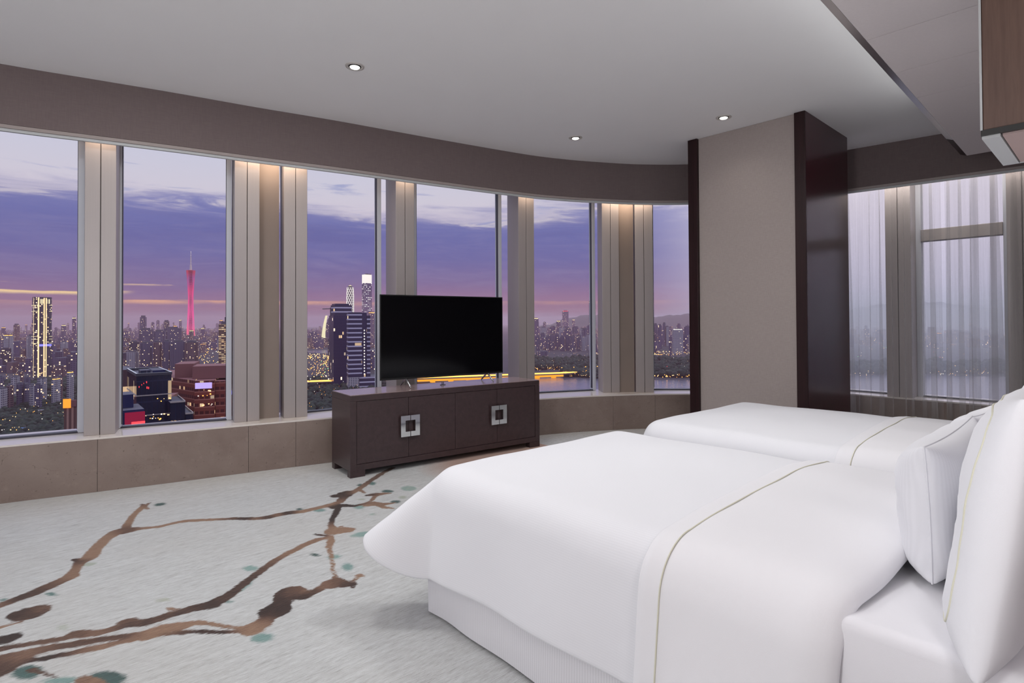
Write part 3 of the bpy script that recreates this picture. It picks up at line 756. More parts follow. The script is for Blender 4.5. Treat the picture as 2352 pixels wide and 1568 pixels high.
# ------------------------------------------------------------------ sheer curtain
def build_sheer():
    # drops of voile gathered into folds that overlap; each drop is one curtain
    cen = lambda x: 7.235+.10*(x+2.1)
    drops = [(-2.45, -1.30, 15, 'sheer grey voile curtain drop beside the dark pillar'), (-1.27, .25, 21, 'sheer grey voile curtain drop behind the far bed head at the right edge')]
    for di, (xa, xb, nf, lab) in enumerate(drops):
        r = random.Random(5+di)
        ks = np.sort([r.uniform(0, 1) for _ in range(nf)]); 
        n = nf*26; W = xb-xa
        zs = np.linspace(2.95, .012, 22)
        amp = [r.uniform(.010, .042) for _ in range(nf+2)]; wid = [r.uniform(.5, 1.6) for _ in range(nf+2)]
        cum = np.r_[0, np.cumsum(wid[:nf])]; cum /= cum[-1]
        over = [r.choice([r.uniform(.2, .9), r.uniform(.2, .9), r.uniform(1.4, 2.6)]) for _ in range(nf)]; sway = [r.uniform(-.02, .02) for _ in range(nf)]
        P = []
        for z in zs:
            row = []; tz = (2.95-z)/2.95
            for k in range(nf):
                for j in range(26):
                    q = j/26; u = cum[k]+(cum[k+1]-cum[k])*q
                    w = (cum[k+1]-cum[k])*W
                    ph = 2*PI*q
                    x = xa+W*u + over[k]*min(w, .09)*.55*math.sin(ph*1.0)*(-1)*(.75+.5*tz)*math.sin(PI*q)**.5*1.1 + sway[k]*tz*math.sin(PI*q)
                    y = cen(x)+amp[k]*math.sin(ph)*(.6+.6*tz)
                    row.append((x, y, z))
            P.append(row)
        mb = MB(); mb.grid(P)
        o = mb.build('sheer_curtain', M['sheer'], smooth=True, recalc=False)
        tag(o, lab, 'curtain')
build_sheer()

# ------------------------------------------------------------------ the city outside
GZ = -128.0
def facade(name, wall, glassc, pu=3.4, pv=3.2, wu=.62, wv=.55, lit=.12, strength=1.25, warm=(1, .62, .30, 1), cool=(1, .80, .58, 1), rough=.5, bands=0.0, bandc=None, spec=.3, group=1):
    m, t = new_mat(name); uv = t.n('ShaderNodeUVMap').outputs[0]
    s = t.n('ShaderNodeSeparateXYZ', i={0: uv}); u, v = s.outputs[0], s.outputs[1]
    cu, cv = t.math('DIVIDE', u, pu), t.math('DIVIDE', v, pv)
    fu, fv = t.math('FRACT', cu), t.math('FRACT', cv)
    iu, iv = t.math('FLOOR', cu), t.math('FLOOR', cv)
    win = t.math('MULTIPLY', t.math('LESS_THAN', fu, wu), t.math('LESS_THAN', fv, wv))
    oi = t.n('ShaderNodeObjectInfo').outputs['Random']
    vec = t.n('ShaderNodeCombineXYZ', i={0: t.math('FLOOR', t.math('DIVIDE', iu, float(group))), 1: iv, 2: t.math('MULTIPLY', oi, 91.7)}).outputs[0]
    wn = t.n('ShaderNodeTexWhiteNoise', noise_dimensions='3D', i={'Vector': vec})
    r = wn.outputs['Value']; rc = t.n('ShaderNodeSeparateColor', i={0: wn.outputs['Color']})
    on = t.math('LESS_THAN', r, lit)
    base = t.mix(win, wall, glassc)
    if bands:
        bnd = t.math('GREATER_THAN', fv, 1-bands); base = t.mix(bnd, base, bandc)
    p = t.n('ShaderNodeBsdfPrincipled', i={'Base Color': base, 'Roughness': rough, 'Specular IOR Level': spec})
    t.nt.links.new(t.mix(rc.outputs[1], warm, cool), p.inputs['Emission Color'])
    es = t.math('MULTIPLY', t.math('MULTIPLY', win, on), t.math('MULTIPLY_ADD', rc.outputs[2], strength*1.5, strength*.3))
    t.nt.links.new(es, p.inputs['Emission Strength']); t.nt.links.new(p.outputs[0], t.out.inputs[0])
    m.cycles.emission_sampling = 'NONE'
    return m
def glow(name, col, st):
    m = emitter(name, col, st); m.cycles.emission_sampling = 'NONE'; return m
FA = {
 'apartment': facade('apartment_facade', srgb(104, 98, 122), srgb(56, 58, 86), lit=.055),
 'apartment_pale': facade('pale_apartment_facade', srgb(172, 166, 176), srgb(74, 76, 100), lit=.022, pu=4.2),
 'apartment_warm': facade('warm_apartment_facade', srgb(122, 98, 104), srgb(62, 52, 68), lit=.10),
 'office': facade('office_facade', srgb(84, 82, 98), srgb(40, 44, 66), pu=3.0, pv=4.0, wu=.85, wv=.6, lit=.14, rough=.3),
 'lit_office': facade('lit_office_facade', srgb(120, 96, 80), srgb(80, 66, 60), pu=6, pv=4.2, wu=.9, wv=.5, lit=.62, strength=.55, warm=(1, .6, .3, 1), cool=(1, .74, .46, 1)),
 'dark_glass': facade('dark_glass_facade', srgb(34, 38, 64), srgb(22, 26, 50), pu=2.4, pv=11, wu=.92, wv=.93, lit=.03, strength=.5, rough=.08, spec=.9),
 'brick': facade('red_stone_facade', srgb(130, 66, 58), srgb(86, 40, 42), pu=3.2, pv=5.2, wu=.7, wv=.42, lit=.20, strength=.6, warm=(1, .55, .25, 1), bands=.13, bandc=srgb(170, 110, 100)),
 'banded': facade('banded_facade', srgb(44, 46, 84), srgb(34, 38, 74), pu=3, pv=8.5, wu=1.1, wv=.60, lit=.02, strength=1, bands=.30, bandc=srgb(196, 190, 214), group=4),
 'blue_glass': facade('blue_glass_facade', srgb(42, 46, 82), srgb(36, 42, 80), pu=3.5, pv=7, wu=.8, wv=.8, lit=.02, strength=1.4, rough=.25),
 'far': facade('far_tower_facade', srgb(98, 90, 118), srgb(60, 60, 92), pu=5, pv=5, lit=.07, strength=2.2, cool=(1, .72, .45, 1)),
 'striped': facade('striped_stone_facade', srgb(168, 132, 122), srgb(108, 78, 76), pu=2.2, pv=60, wu=.55, wv=2, lit=0, strength=0),
}
FA['roof'] = simple('flat_roof', srgb(86, 84, 98), .8)
FA['roof_red'] = simple('red_roof', srgb(128, 84, 86), .8)
G = {'amber': glow('amber_light', (1, .42, .08, 1), 3.2), 'warm': glow('warm_light', (1, .62, .26, 1), 3.2), 'white': glow('white_light', (1, .86, .72, 1), 2.6),
     'gold': glow('gold_strip', (1, .70, .38, 1), 1.35), 'magenta': glow('magenta_neon', (.9, .16, .8, 1), 2.6), 'red': glow('red_neon', (1, .05, .06, 1), 2.2),
     'orange_sign': glow('orange_sign', (1, .34, .04, 1), 1.3), 'blue': glow('blue_sign', (.22, .2, 1, 1), 1.8), 'crown': glow('white_crown', (1, .86, .82, 1), 1.15), 'cream': glow('cream_light', (1, .82, .52, 1), 1.05), 'violet_sign': glow('violet_sign', (.62, .46, 1, 1), 1.0), 'green': glow('green_light', (.3, 1, .25, 1), 3.0), 'bridge': glow('bridge_glow', (1, .36, .02, 1), 1.25)}
class CB:
    """city mesh with facade uvs in metres"""
    def __init__(s): s.v = []; s.f = []; s.uv = []; s.m = []
    def prism(s, poly, z0, z1, wall=0, roof=1, top=None):
        top = top or poly; n = len(poly); b = len(s.v)
        A = sum(poly[i][0]*poly[(i+1) % n][1]-poly[(i+1) % n][0]*poly[i][1] for i in range(n))
        if A < 0: poly = poly[::-1]; top = top[::-1]
        s.v += [(p[0], p[1], z0) for p in poly]+[(p[0], p[1], z1) for p in top]
        u = 0.0
        for i in range(n):
            j = (i+1) % n; w = math.dist(poly[i], poly[j])
            s.f.append((b+i, b+j, b+n+j, b+n+i)); s.uv.append([(u, 0), (u+w, 0), (u+w, z1-z0), (u, z1-z0)]); s.m.append(wall); u += w
        s.f.append(tuple(range(b+n, b+2*n))); s.uv.append([(p[0], p[1]) for p in top]); s.m.append(roof)
        return s
    def box(s, c, w, d, yaw, z0, z1, wall=0, roof=1):
        cs, sn = math.cos(yaw), math.sin(yaw)
        P = [(c[0]+a*w/2*cs-b*d/2*sn, c[1]+a*w/2*sn+b*d/2*cs) for a, b in ((-1, -1), (1, -1), (1, 1), (-1, 1))]
        return s.prism(P, z0, z1, wall, roof)
    def build(s, name, mats, parent=None, loc=(0, 0, 0)):
        me = bpy.data.meshes.new(name); me.from_pydata([(x-loc[0], y-loc[1], z-loc[2]) for x, y, z in s.v], [], s.f)
        for mm in mats: me.materials.append(mm)
        uv = me.uv_layers.new(name='UVMap'); k = 0
        for p, q in zip(me.polygons, s.uv):
            for li, c in zip(p.loop_indices, q): uv.data[li].uv = c
        for p, mi in zip(me.polygons, s.m): p.material_index = mi
        me.update(); o = bpy.data.objects.new(name, me); COL.objects.link(o)
        if parent is None: o.location = loc
        else: o.parent = parent
        return o
def bearing(x): d = ray(x, 738); return math.atan2(d[1], d[0])
def frame_at(x0, x1, rg):
    a = at_range(x0, 738, rg); b = at_range(x1, 738, rg); c = (a+b)/2; w = math.dist(a[:2], b[:2])*math.cos(math.atan(((x0+x1)/2-CX)/F))
    return c, w, bearing((x0+x1)/2)-PI/2
def ztop(x, y, rg): return at_range(x, y, rg)[2]
def footprint(c, yaw, pts):  # local (right, back) metres to plan
    cs, sn = math.cos(yaw), math.sin(yaw); return [(c[0]+a*cs-b*sn, c[1]+a*sn+b*cs) for a, b in pts]
def cross_plan(w, d, k=.22):  # notched tower plan
    a, b = w/2, d/2; i, j = a*(1-2*k*.8), b*(1-2*k*.8)
    return [(-i, -b), (i, -b), (i, -j), (a, -j), (a, j), (i, j), (i, b), (-i, b), (-i, j), (-a, j), (-a, -j), (-i, -j)]
def tower(name, label, cat, x0, x1, y, rg, mat, depth=None, turn=0.0, group=None, plan='cross', crown=True, glowtop=None, base=GZ, single=False):
    c, w, yaw = frame_at(x0, x1, rg); yaw += turn; d = depth or w; zt = ztop((x0+x1)/2, y, rg)
    if turn: w = w/(abs(math.cos(turn))+abs(math.sin(turn))*d/max(w, 1))
    c = np.array([c[0]-math.sin(yaw)*d/2, c[1]+math.cos(yaw)*d/2, base]); h = zt-base
    loc = (c[0], c[1], base)
    pts = cross_plan(w, d) if plan == 'cross' else [(-w/2, -d/2), (w/2, -d/2), (w/2, d/2), (-w/2, d/2)]
    P = footprint(c, yaw, pts)
    b = CB().prism(P, base, zt-(.05*h if crown else 0))
    rt = CB()
    if crown:
        q = [(p[0]*.6, p[1]*.6) for p in ([(-w/2, -d/2), (w/2, -d/2), (w/2, d/2), (-w/2, d/2)])]
        rt.prism(footprint(c, yaw, q), zt-.05*h, zt)
    if single:
        if crown: b.prism(footprint(c, yaw, q), zt-.05*h, zt, 1, 1)
        if glowtop: b.prism(footprint(c, yaw, [(p[0]*.8, p[1]*.8) for p in pts]), zt-.05*h, zt-.035*h, 2, 2)
        o = b.build(name, [FA[mat], FA['roof'], G[glowtop] if glowtop else FA['roof']], loc=loc); tag(o, label, cat, group); return o
    r = tag(empty(name, loc), label, cat, group)
    o = b.build('body', [FA[mat], FA['roof']], r, loc)
    if crown: rt.build('roof_plant', [FA['roof'], FA['roof']], r, loc)
    if glowtop: CB().prism(footprint(c, yaw, [(p[0]*.8, p[1]*.8) for p in pts]), zt-.05*h, zt-.035*h).build('roof_lights', [G[glowtop], G[glowtop]], r, loc)
    return r
def part(cb, name, mats, root): return cb.build(name, mats, root, tuple(root.location))

# ground, river
gm, t = new_mat('city_ground'); o_ = t.n('ShaderNodeTexCoord').outputs['Object']
n1 = t.noise(o_, .004, 5, .6); n2 = t.noise(o_, .03, 4, .6)
princ(t, **{'Base Color': t.ramp(t.math('ADD', t.math('MULTIPLY', n1, .6), t.math('MULTIPLY', n2, .4)), [(.35, srgb(26, 28, 38)), (.55, srgb(44, 40, 54)), (.7, srgb(72, 62, 72))]), 'Roughness': .9})
struct(MB().add([(-16000, -9000, GZ), (9000, -9000, GZ), (9000, 16000, GZ), (-16000, 16000, GZ)], [(0, 1, 2, 3)]).build('ground', gm))
wm, t = new_mat('river_water'); o_ = t.n('ShaderNodeTexCoord').outputs['Object']
princ(t, **{'Base Color': srgb(92, 88, 112), 'Roughness': .16, 'Specular IOR Level': 1.0, 'Normal': bump(t, t.noise(o_, .09, 4, .6), .25, 3.0)})
def gp(x, y): return tuple(at_z(x, y, GZ+.4)[:2])
riv = [gp(900, 905), gp(1000, 878), gp(1080, 872), gp(1232, 867), gp(1300, 866), gp(1366, 872), gp(1440, 873), gp(1600, 872), gp(1750, 868), gp(1900, 862), gp(2100, 862), gp(2400, 866), gp(2500, 990), gp(2000, 975), gp(1500, 965), gp(1200, 965), gp(960, 960)]
o = MB().add([(a, b, GZ+.4) for a, b in riv], [tuple(range(len(riv)))]).build('river', wm); tag(o, 'wide calm river reflecting the dusk sky beyond the right windows', 'river', kind='stuff')
riv2 = [gp(690, 806), gp(760, 803), gp(880, 802), gp(960, 806), gp(960, 813), gp(880, 813), gp(770, 812), gp(690, 809)]
o = MB().add([(a, b, GZ+.5) for a, b in riv2], [tuple(range(len(riv2)))]).build('river', wm); tag(o, 'pale strip of far river left of the twin blue towers', 'river', kind='stuff')

# tall tower with gold light strips (left window)
c, w, yaw = frame_at(75.5, 117, 1400); zt = ztop(96, 682.5, 1400)
r = tag(empty('skyscraper', (c[0], c[1], GZ)), 'dark skyscraper with vertical gold light strips in the first window', 'skyscraper')
oct_ = lambda a, ch: [(-a+ch, -a), (a-ch, -a), (a, -a+ch), (a, a-ch), (a-ch, a), (-a+ch, a), (-a, a-ch), (-a, -a+ch)]
a = w/2
yaw += .18
part(CB().prism(footprint(c, yaw, oct_(a, a*.38)), GZ, zt), 'body', [FA['office'], FA['roof']], r)
for k, (u, wd) in enumerate(((-.60, .05), (-.52, .03), (.02, .035), (.12, .03), (.30, .05), (-.86, .02), (.86, .0))):
    if wd: part(CB().prism(footprint(c, yaw, [(a*(u-wd), -a-1.2), (a*(u+wd), -a-1.2), (a*(u+wd), -a-.2), (a*(u-wd), -a-.2)]) if abs(u) < .62 else footprint(c, yaw, [(-a-.5, -a*.6), (-a-.5, -a*.55), (-a+.5, -a*.55), (-a+.5, -a*.6)]), GZ, zt-2), 'light_strip', [G['gold'], G['gold']], r)
for f in (.895, .82, .505, .47, .42): part(CB().box((c[0], c[1]), 2.03*a, 2.03*a*.98, yaw, GZ+(zt-GZ)*f, GZ+(zt-GZ)*f+1.0), 'light_band', [G['cream'], FA['roof']], r)
part(CB().prism(footprint(c, yaw, [(-.45*a, -a-.9), (.9*a, -a-.9), (.9*a, -a), (-.45*a, -a)]), GZ+(zt-GZ)*.385, GZ+(zt-GZ)*.41), 'blue_screen', [G['blue'], G['blue']], r)
for u in (-.3, -.1, .35, .62): part(CB().prism(footprint(c, yaw, [(a*(u-.07), -a-.9), (a*(u+.07), -a-.9), (a*(u+.07), -a), (a*(u-.07), -a)]), zt-16, zt-5), 'crown_light', [G['cream'], G['cream']], r)

# twisted lattice broadcast tower
TR = 3900
c = at_range(438, 738, TR); z_mast = ztop(438, 577, TR); z_body = ztop(438, 621, TR)
lat = tag(empty('broadcast_tower', (c[0], c[1], GZ)), 'slender pink lit lattice tower with a needle mast in the second window', 'tower')
lm, t = new_mat('pink_lit_lattice'); oc = t.n('ShaderNodeTexCoord').outputs['Object']
sp = t.n('ShaderNodeSeparateXYZ', i={0: oc}); hz = t.math('DIVIDE', sp.outputs[2], float(z_body-GZ))
nn = t.noise(t.mapping(oc, (1, 1, .6)), .02, 2)
hue = t.ramp(t.math('MULTIPLY_ADD', nn, .3, t.math('ADD', hz, -.15)), [(.02, (1, .16, .20, 1)), (.25, (1, .10, .34, 1)), (.5, (.92, .08, .30, 1)), (.72, (.75, .07, .22, 1)), (.88, (.42, .08, .26, 1)), (1, (.45, .06, .10, 1))])
e = t.n('ShaderNodeEmission', i={0: hue, 1: 1.0}); t.nt.links.new(e.outputs[0], t.out.inputs[0]); lm.cycles.emission_sampling = 'NONE'
def lr(h):  # radius along the height, waist at two thirds
    return 18+(15*((.62-h)/.62)**1.5 if h < .62 else 13*((h-.62)/.38)**1.4)
N = 18; Hh = z_body-GZ
mb = MB()
for k in range(N):
    for sg in (1, -1):
        pts = []
        for h in np.linspace(0, 1, 22):
            an = 2*PI*k/N+sg*h*.9*(1 if sg > 0 else .35); pts.append((lr(h)*math.cos(an), lr(h)*.85*math.sin(an), h*Hh))
        mb.tube(pts, 1.25 if sg > 0 else .8, 4, cap=False)
for h in np.linspace(.02, 1, 44):
    mb.tube([(lr(h)*math.cos(q), lr(h)*.85*math.sin(q), h*Hh) for q in np.linspace(0, 2*PI, 19)], .9, 4, cap=False)
mb.build('lattice', lm, lat)
mb = MB(); mb.lathe([(12, 0), (10, Hh*.4), (9, Hh*.65), (11, Hh*.9), (14, Hh)], (0, 0, 0), 16); mb.build('core', FA['office'], lat)
mb = MB(); zz = z_mast-GZ
mb.tube([(0, 0, Hh*.96), (0, 0, Hh+(zz-Hh)*.3)], [9, 6], 8); mb.tube([(0, 0, Hh+(zz-Hh)*.3), (0, 0, Hh+(zz-Hh)*.7)], [4, 3], 8); mb.tube([(0, 0, Hh+(zz-Hh)*.7), (0, 0, zz)], [2.4, 1.2], 6)
mb.build('mast', simple('mast_paint', srgb(220, 200, 205), .6), lat)
for f in (.12, .30, .42, .55, .68, .8, .92, .99):
    MB().lathe([(.01, -2.4), (5.2-2.6*f, 0), (.01, 2.4)], (0, 0, Hh+(zz-Hh)*f), 8).build('mast_light', G['crown'], lat)

# second window: apartments and foreground blocks
AP = 'apartment towers in the second window'
for i, (x0, x1, y, rg, mt, dp) in enumerate([(318, 352, 753, 2100, 'apartment', 40), (350, 380, 757, 2050, 'apartment', 40), (376, 418, 750, 2150, 'apartment', 40), (272, 300, 774, 2400, 'apartment_warm', 60),
        (322, 350, 784, 1500, 'apartment', 30), (351, 372, 782, 1480, 'apartment_warm', 30), (373, 392, 780, 1470, 'apartment', 30), (392, 428, 781, 1450, 'apartment', 30), (421, 456, 782, 1420, 'apartment_warm', 30), (296, 320, 782, 1700, 'office', 40), (287, 318, 806, 1500, 'apartment_pale', 40)]):
    tower('apartment_tower', 'dark apartment tower with scattered lit windows below the pink lattice tower', 'apartment building', x0, x1, y, rg, mt, dp, random.uniform(-.15, .15), AP, glowtop=None, single=True)
tower('office_tower', 'office tower with rows of warm lit floors at the right edge of the second window', 'office building', 499, 527, 738, 1350, 'lit_office', 40, -.2, plan='box')
tower('office_tower', 'dark narrow tower top behind the warm lit office tower', 'office building', 516, 528, 722, 1700, 'office', 40, 0, plan='box')
# dark glass stepped block in the foreground
def block(name, label, cat, corner_x, rg, wl, wr_, ang, ytop, wallm, roofm, par=1.2, dz=0):
    """block whose near vertical edge stands at bearing corner_x; wl goes left-back, wr_ right-back"""
    rg *= math.cos(math.atan((corner_x-CX)/F)); p = at_range(corner_x, 738, rg); zt = ztop(corner_x, ytop, rg)
    th = bearing(corner_x)-PI/2+ang
    R = np.array([math.cos(th), math.sin(th)]); B = np.array([-math.sin(th), math.cos(th)])
    r = tag(empty(name, (p[0], p[1], GZ)), label, cat)
    P = lambda u, v: tuple(p[:2]+u*R+v*B)
    return r, P, zt
r, P, zt = block('glass_block', 'dark glass office block with a sunken roof, nearest in the second window', 'office building', 314, 360, 0, 0, .10, 864, None, None)
W1, D1 = 16, 46
part(CB().prism([P(0, 0), P(W1, 0), P(W1, D1), P(0, D1)], GZ, zt), 'body', [FA['dark_glass'], FA['roof']], r)
for u0, u1, v0, v1 in ((-.3, W1+.3, -.3, .5), (-.3, .5, .5, D1), (W1-.5, W1+.3, .5, D1), (.5, W1-.5, D1-.8, D1)):
    part(CB().prism([P(u0, v0), P(u1, v0), P(u1, v1), P(u0, v1)], zt+.05, zt+1.5), 'parapet', [M['frame_dark'], M['trim_light']], r)
part(CB().prism([P(2.5, 6), P(7, 6), P(7, 16), P(2.5, 16)], zt+.02, zt+2.6), 'roof_plant', [FA['office'], FA['roof']], r)
part(CB().prism([P(8.5, 10), P(14.5, 10), P(14.5, 30), P(8.5, 30)], zt+.02, zt+2.0), 'roof_plant', [FA['blue_glass'], FA['roof']], r)
for k in range(1, 9):
    zz_ = zt-10.6*k
    part(CB().prism([P(-.25, -.25), P(W1+.25, -.25), P(W1+.25, D1), P(-.25, D1)], zz_, zz_+.5), 'floor_band', [M['trim_paint'], M['trim_paint']], r)
fr = part(CB().prism([P(1.5, -.35), P(5, -.35), P(5, -.05), P(1.5, -.05)], zt-52, zt-40), 'lit_stair', [G['cream'], G['cream']], r)
fr.data.materials[0] = glow('stair_light', (1, .9, .6, 1), .35)
for (u, z, s_) in ((1.0, -6, .5), (2.2, -4.9, .4), (3.1, -4.2, .4), (4.3, -3.8, .6), (4.5, -6.8, .7), (5.2, -7.0, .7)):
    part(CB().prism([P(u, -.45), P(u+s_*.5, -.45), P(u+s_*.5, -.3), P(u, -.3)], zt+z, zt+z+s_*1.6), 'red_light', [G['red'], G['red']], r)
rl = random.Random(3)
for k in range(34):
    u, z = rl.uniform(4, W1-.8), rl.choice([-21.5, -22.5, -24, -33, -34.2, -13.5])+rl.uniform(-1, 1)
    s_ = rl.uniform(.25, .7)
    part(CB().prism([P(u, -.45), P(u+s_, -.45), P(u+s_, -.3), P(u, -.3)], zt+z, zt+z+s_*.8), 'window_light', [G[rl.choice(['warm', 'warm', 'amber', 'white'])]]*2, r)
r, P, zt2 = block('glass_annex', 'low dark glass annex with stepped green roof beside the dark glass block', 'office building', 392, 352, 0, 0, .10, 925, None, None)
part(CB().prism([P(0, 0), P(6.8, 0), P(6.8, 30), P(0, 30)], GZ, zt2), 'body', [FA['dark_glass'], FA['roof']], r)
part(CB().prism([P(6.9, -1), P(10.4, -1), P(10.4, 30), P(6.9, 30)], GZ, zt2-6.5), 'lower_wing', [FA['dark_glass'], FA['roof']], r)
for (u0, u1, v0, v1, z_) in ((-.1, 6.9, -.4, -.05, zt2), (6.5, 6.9, 0, 30, zt2), (6.8, 10.6, -1.4, -1.05, zt2-6.5), (10.2, 10.6, -1, 30, zt2-6.5), (-.2, 11.5, -1.8, -1.42, zt2-15)):
    part(CB().prism([P(u0, v0), P(u1, v0), P(u1, v1), P(u0, v1)], z_, z_+.8), 'edge_band', [M['trim_paint'], M['trim_paint']], r)
for u in (.4, 1.8, 3.6, 7.2, 8.3, 9.3): part(CB().prism([P(u, -1.3), P(u+.8, -1.3), P(u+.8, -1.06), P(u, -1.06)], zt2-13.5, zt2-9.5), 'lit_window', [G['warm'] if u < 3 else glow('dim_window', (1, .6, .45, 1), .35)]*2, r)
# red stone building
r, P, zt3 = block('stone_block', 'wide red stone building with lit floors behind the dark glass annex', 'office building', 447, 440, 0, 0, -.12, 875, None, None)
BR = [FA['brick'], FA['roof_red']]
part(CB().prism([P(0, 0), P(12, 0), P(12, 60), P(0, 60)], GZ, zt3), 'body', BR, r)
part(CB().prism([P(-.4, 3), P(-.4, 110), P(-34, 110), P(-34, 60), P(-.4, 3)][:4]+[], GZ, zt3+.2), 'rear_wing', BR, r)
part(CB().prism([P(12.2, 4), P(19, 4), P(19, 60), P(12.2, 60)], GZ, zt3-1), 'tower_bay', BR, r)
part(CB().prism([P(19.2, 7), P(40, 7), P(40, 60), P(19.2, 60)], GZ, zt3+1), 'side_wing', BR, r)
part(CB().prism([P(-3, 14), P(22, 14), P(22, 40), P(-3, 40)], zt3+.2, zt3+9), 'roof_house', [FA['roof_red'], FA['roof_red']], r)
part(CB().prism([P(-16, 30), P(-4, 30), P(-4, 60), P(-16, 60)], zt3+.3, zt3+10), 'roof_house', [FA['roof_red'], FA['roof_red']], r)
part(CB().prism([P(.4, -.5), P(10.5, -.5), P(10.5, -.1), P(.4, -.1)], zt3-5.2, zt3-1.2), 'lit_sign', [G['violet_sign'], G['violet_sign']], r)
part(CB().prism([P(22, 6.5), P(31, 6.5), P(31, 6.9), P(22, 6.9)], zt3-11, zt3-8), 'lit_sign', [G['blue'], G['blue']], r)
part(CB().prism([P(22.5, 6.5), P(31, 6.5), P(31, 6.9), P(22.5, 6.9)], zt3-17, zt3-14.5), 'lit_window', [G['warm'], G['warm']], r)
for k in range(60):
    s_ = rl.uniform(.3, .9)
    if rl.random() < .6: u, v, z = rl.uniform(.3, 11), -.35, rl.choice([-7, -10, -16, -30, -31, -34, -36, -37, -38])+rl.uniform(-1, 1)
    else: u, v, z = rl.uniform(20, 34), 6.6, rl.uniform(-40, -4)
    part(CB().prism([P(u, v), P(u+s_, v), P(u+s_, v+.2), P(u, v+.2)], zt3+z, zt3+z+s_*.8), 'window_light', [G[rl.choice(['warm', 'warm', 'amber', 'white'])]]*2, r)
# dark block at the left and neon shop below it
r, P, zt4 = block('brown_block', 'plain dark brown block behind the dark glass block at the left', 'office building', 268, 430, 0, 0, .2, 850, None, None)
part(CB().prism([P(-5, 0), P(12, 0), P(12, 60), P(-5, 60)], GZ, zt4), 'body', [simple('brown_render', srgb(74, 54, 62), .8), FA['roof']], r)
part(CB().prism([P(-4.8, -.5), P(12, -.5), P(12, -.1), P(-4.8, -.1)], zt4-17, zt4-10.5), 'lit_hall', [glow('hall_light', (1, .66, .40, 1), .75)]*2, r)
r, P, zt5 = block('shop_block', 'low shop block with red and magenta neon at the foot of the second window', 'shop', 268, 300, 0, 0, .08, 912, None, None)
part(CB().prism([P(-10, 0), P(10.2, 0), P(10.2, 22), P(-10, 22)], GZ, zt5-6), 'body', [FA['blue_glass'], FA['roof']], r)
part(CB().prism([P(-10, 8), P(7, 8), P(7, 22), P(-10, 22)], zt5-5.9, zt5), 'upper_floor', [FA['blue_glass'], FA['roof']], r)
part(CB().prism([P(3.0, -.6), P(10.4, -.6), P(10.4, -.1), P(3.0, -.1)], zt5-14, zt5-7), 'red_screen', [glow('red_screen', (.9, .05, .16, 1), .28)]*2, r)
part(CB().prism([P(5.4, -.9), P(10.4, -.9), P(10.4, -.65), P(5.4, -.65)], zt5-12.2, zt5-11.2), 'red_neon', [G['red']]*2, r)
part(CB().prism([P(-10, -1.2), P(10.8, -1.2), P(10.8, -.95), P(-10, -.95)], zt5-16.4, zt5-15.5), 'magenta_neon', [G['magenta']]*2, r)
part(CB().prism([P(-10, -1.2), P(10.8, -1.2), P(10.8, -.95), P(-10, -.95)], zt5-18.2, zt5-17.7), 'magenta_neon', [glow('dim_magenta', (.7, .2, .9, 1), .8)]*2, r)
# building with orange sign (first window)
r, P, zt6 = block('striped_block', 'pinkish striped corner building with a glowing orange roof sign in the first window', 'office building', 148, 400, 0, 0, -.32, 934, None, None)
part(CB().prism([P(0, 0), P(46, 0), P(46, 50), P(0, 50)], GZ, zt6), 'body', [FA['striped'], FA['roof_red']], r)
part(CB().prism([P(-.3, -.6), P(3.2, -.6), P(3.2, -.1), P(-.3, -.1)], zt6-.6, zt6+4.4), 'orange_sign', [G['orange_sign']]*2, r)
part(CB().prism([P(3.3, -.5), P(46, -.5), P(46, 1), P(3.3, 1)], zt6, zt6+3.6), 'parapet', [FA['roof_red'], FA['roof_red']], r)
part(CB().prism([P(11, 0.9-5), P(46, .9-5), P(46, -.55), P(11, -.55)], zt6-21, zt6-20), 'canopy', [M['trim_paint'], FA['roof']], r)
# blue tarpaulin roofs in the park
c0 = at_z(72, 992, GZ); yaw0 = bearing(72)-PI/2
o = CB().box((c0[0], c0[1]), 34, 26, yaw0+.2, GZ, GZ+5).build('market_hall', [FA['apartment_pale'], simple('blue_sheet_roof', srgb(92, 130, 190), .5)], loc=(c0[0], c0[1], GZ)); tag(o, 'blue roofed low hall among the park trees, bottom of the first window', 'hall')
c0 = at_z(92, 951, GZ)
o = CB().box((c0[0], c0[1]), 26, 9, yaw0, GZ, GZ+6).build('pavilion', [FA['lit_office'], FA['apartment_pale']], loc=(c0[0], c0[1], GZ)); tag(o, 'small pale roofed pavilion in the middle of the park', 'pavilion')

# mid-distance pale apartment rows of the first window
for i, (x0, x1, y, rg, mt) in enumerate([(-12, 12, 890, 820, 'apartment_pale'), (14, 32, 882, 840, 'apartment_warm'), (-10, 16, 862, 980, 'apartment'), (20, 42, 862, 960, 'apartment_pale'), (34, 52, 878, 860, 'apartment'), (54, 72, 880, 870, 'apartment'), (45, 60, 850, 1050, 'apartment_warm'), (68, 86, 882, 850, 'apartment_pale'), (84, 108, 866, 930, 'apartment_pale'), (90, 102, 880, 840, 'apartment'), (112, 134, 868, 880, 'apartment_pale'), (134, 150, 862, 900, 'apartment_warm'), (150, 168, 852, 910, 'apartment_pale'), (116, 150, 838, 1250, 'apartment_warm'), (170, 196, 830, 1300, 'apartment'), (150, 172, 820, 1500, 'apartment'), (60, 75, 864, 1000, 'apartment')]):
    tower('apartment_block', 'pale apartment block at the edge of the park in the first window', 'apartment building', x0, x1, y, rg, mt, 16, random.uniform(-.5, .5), 'apartment blocks beyond the park', glowtop={10: 'amber', 12: 'amber'}.get(i), single=True)

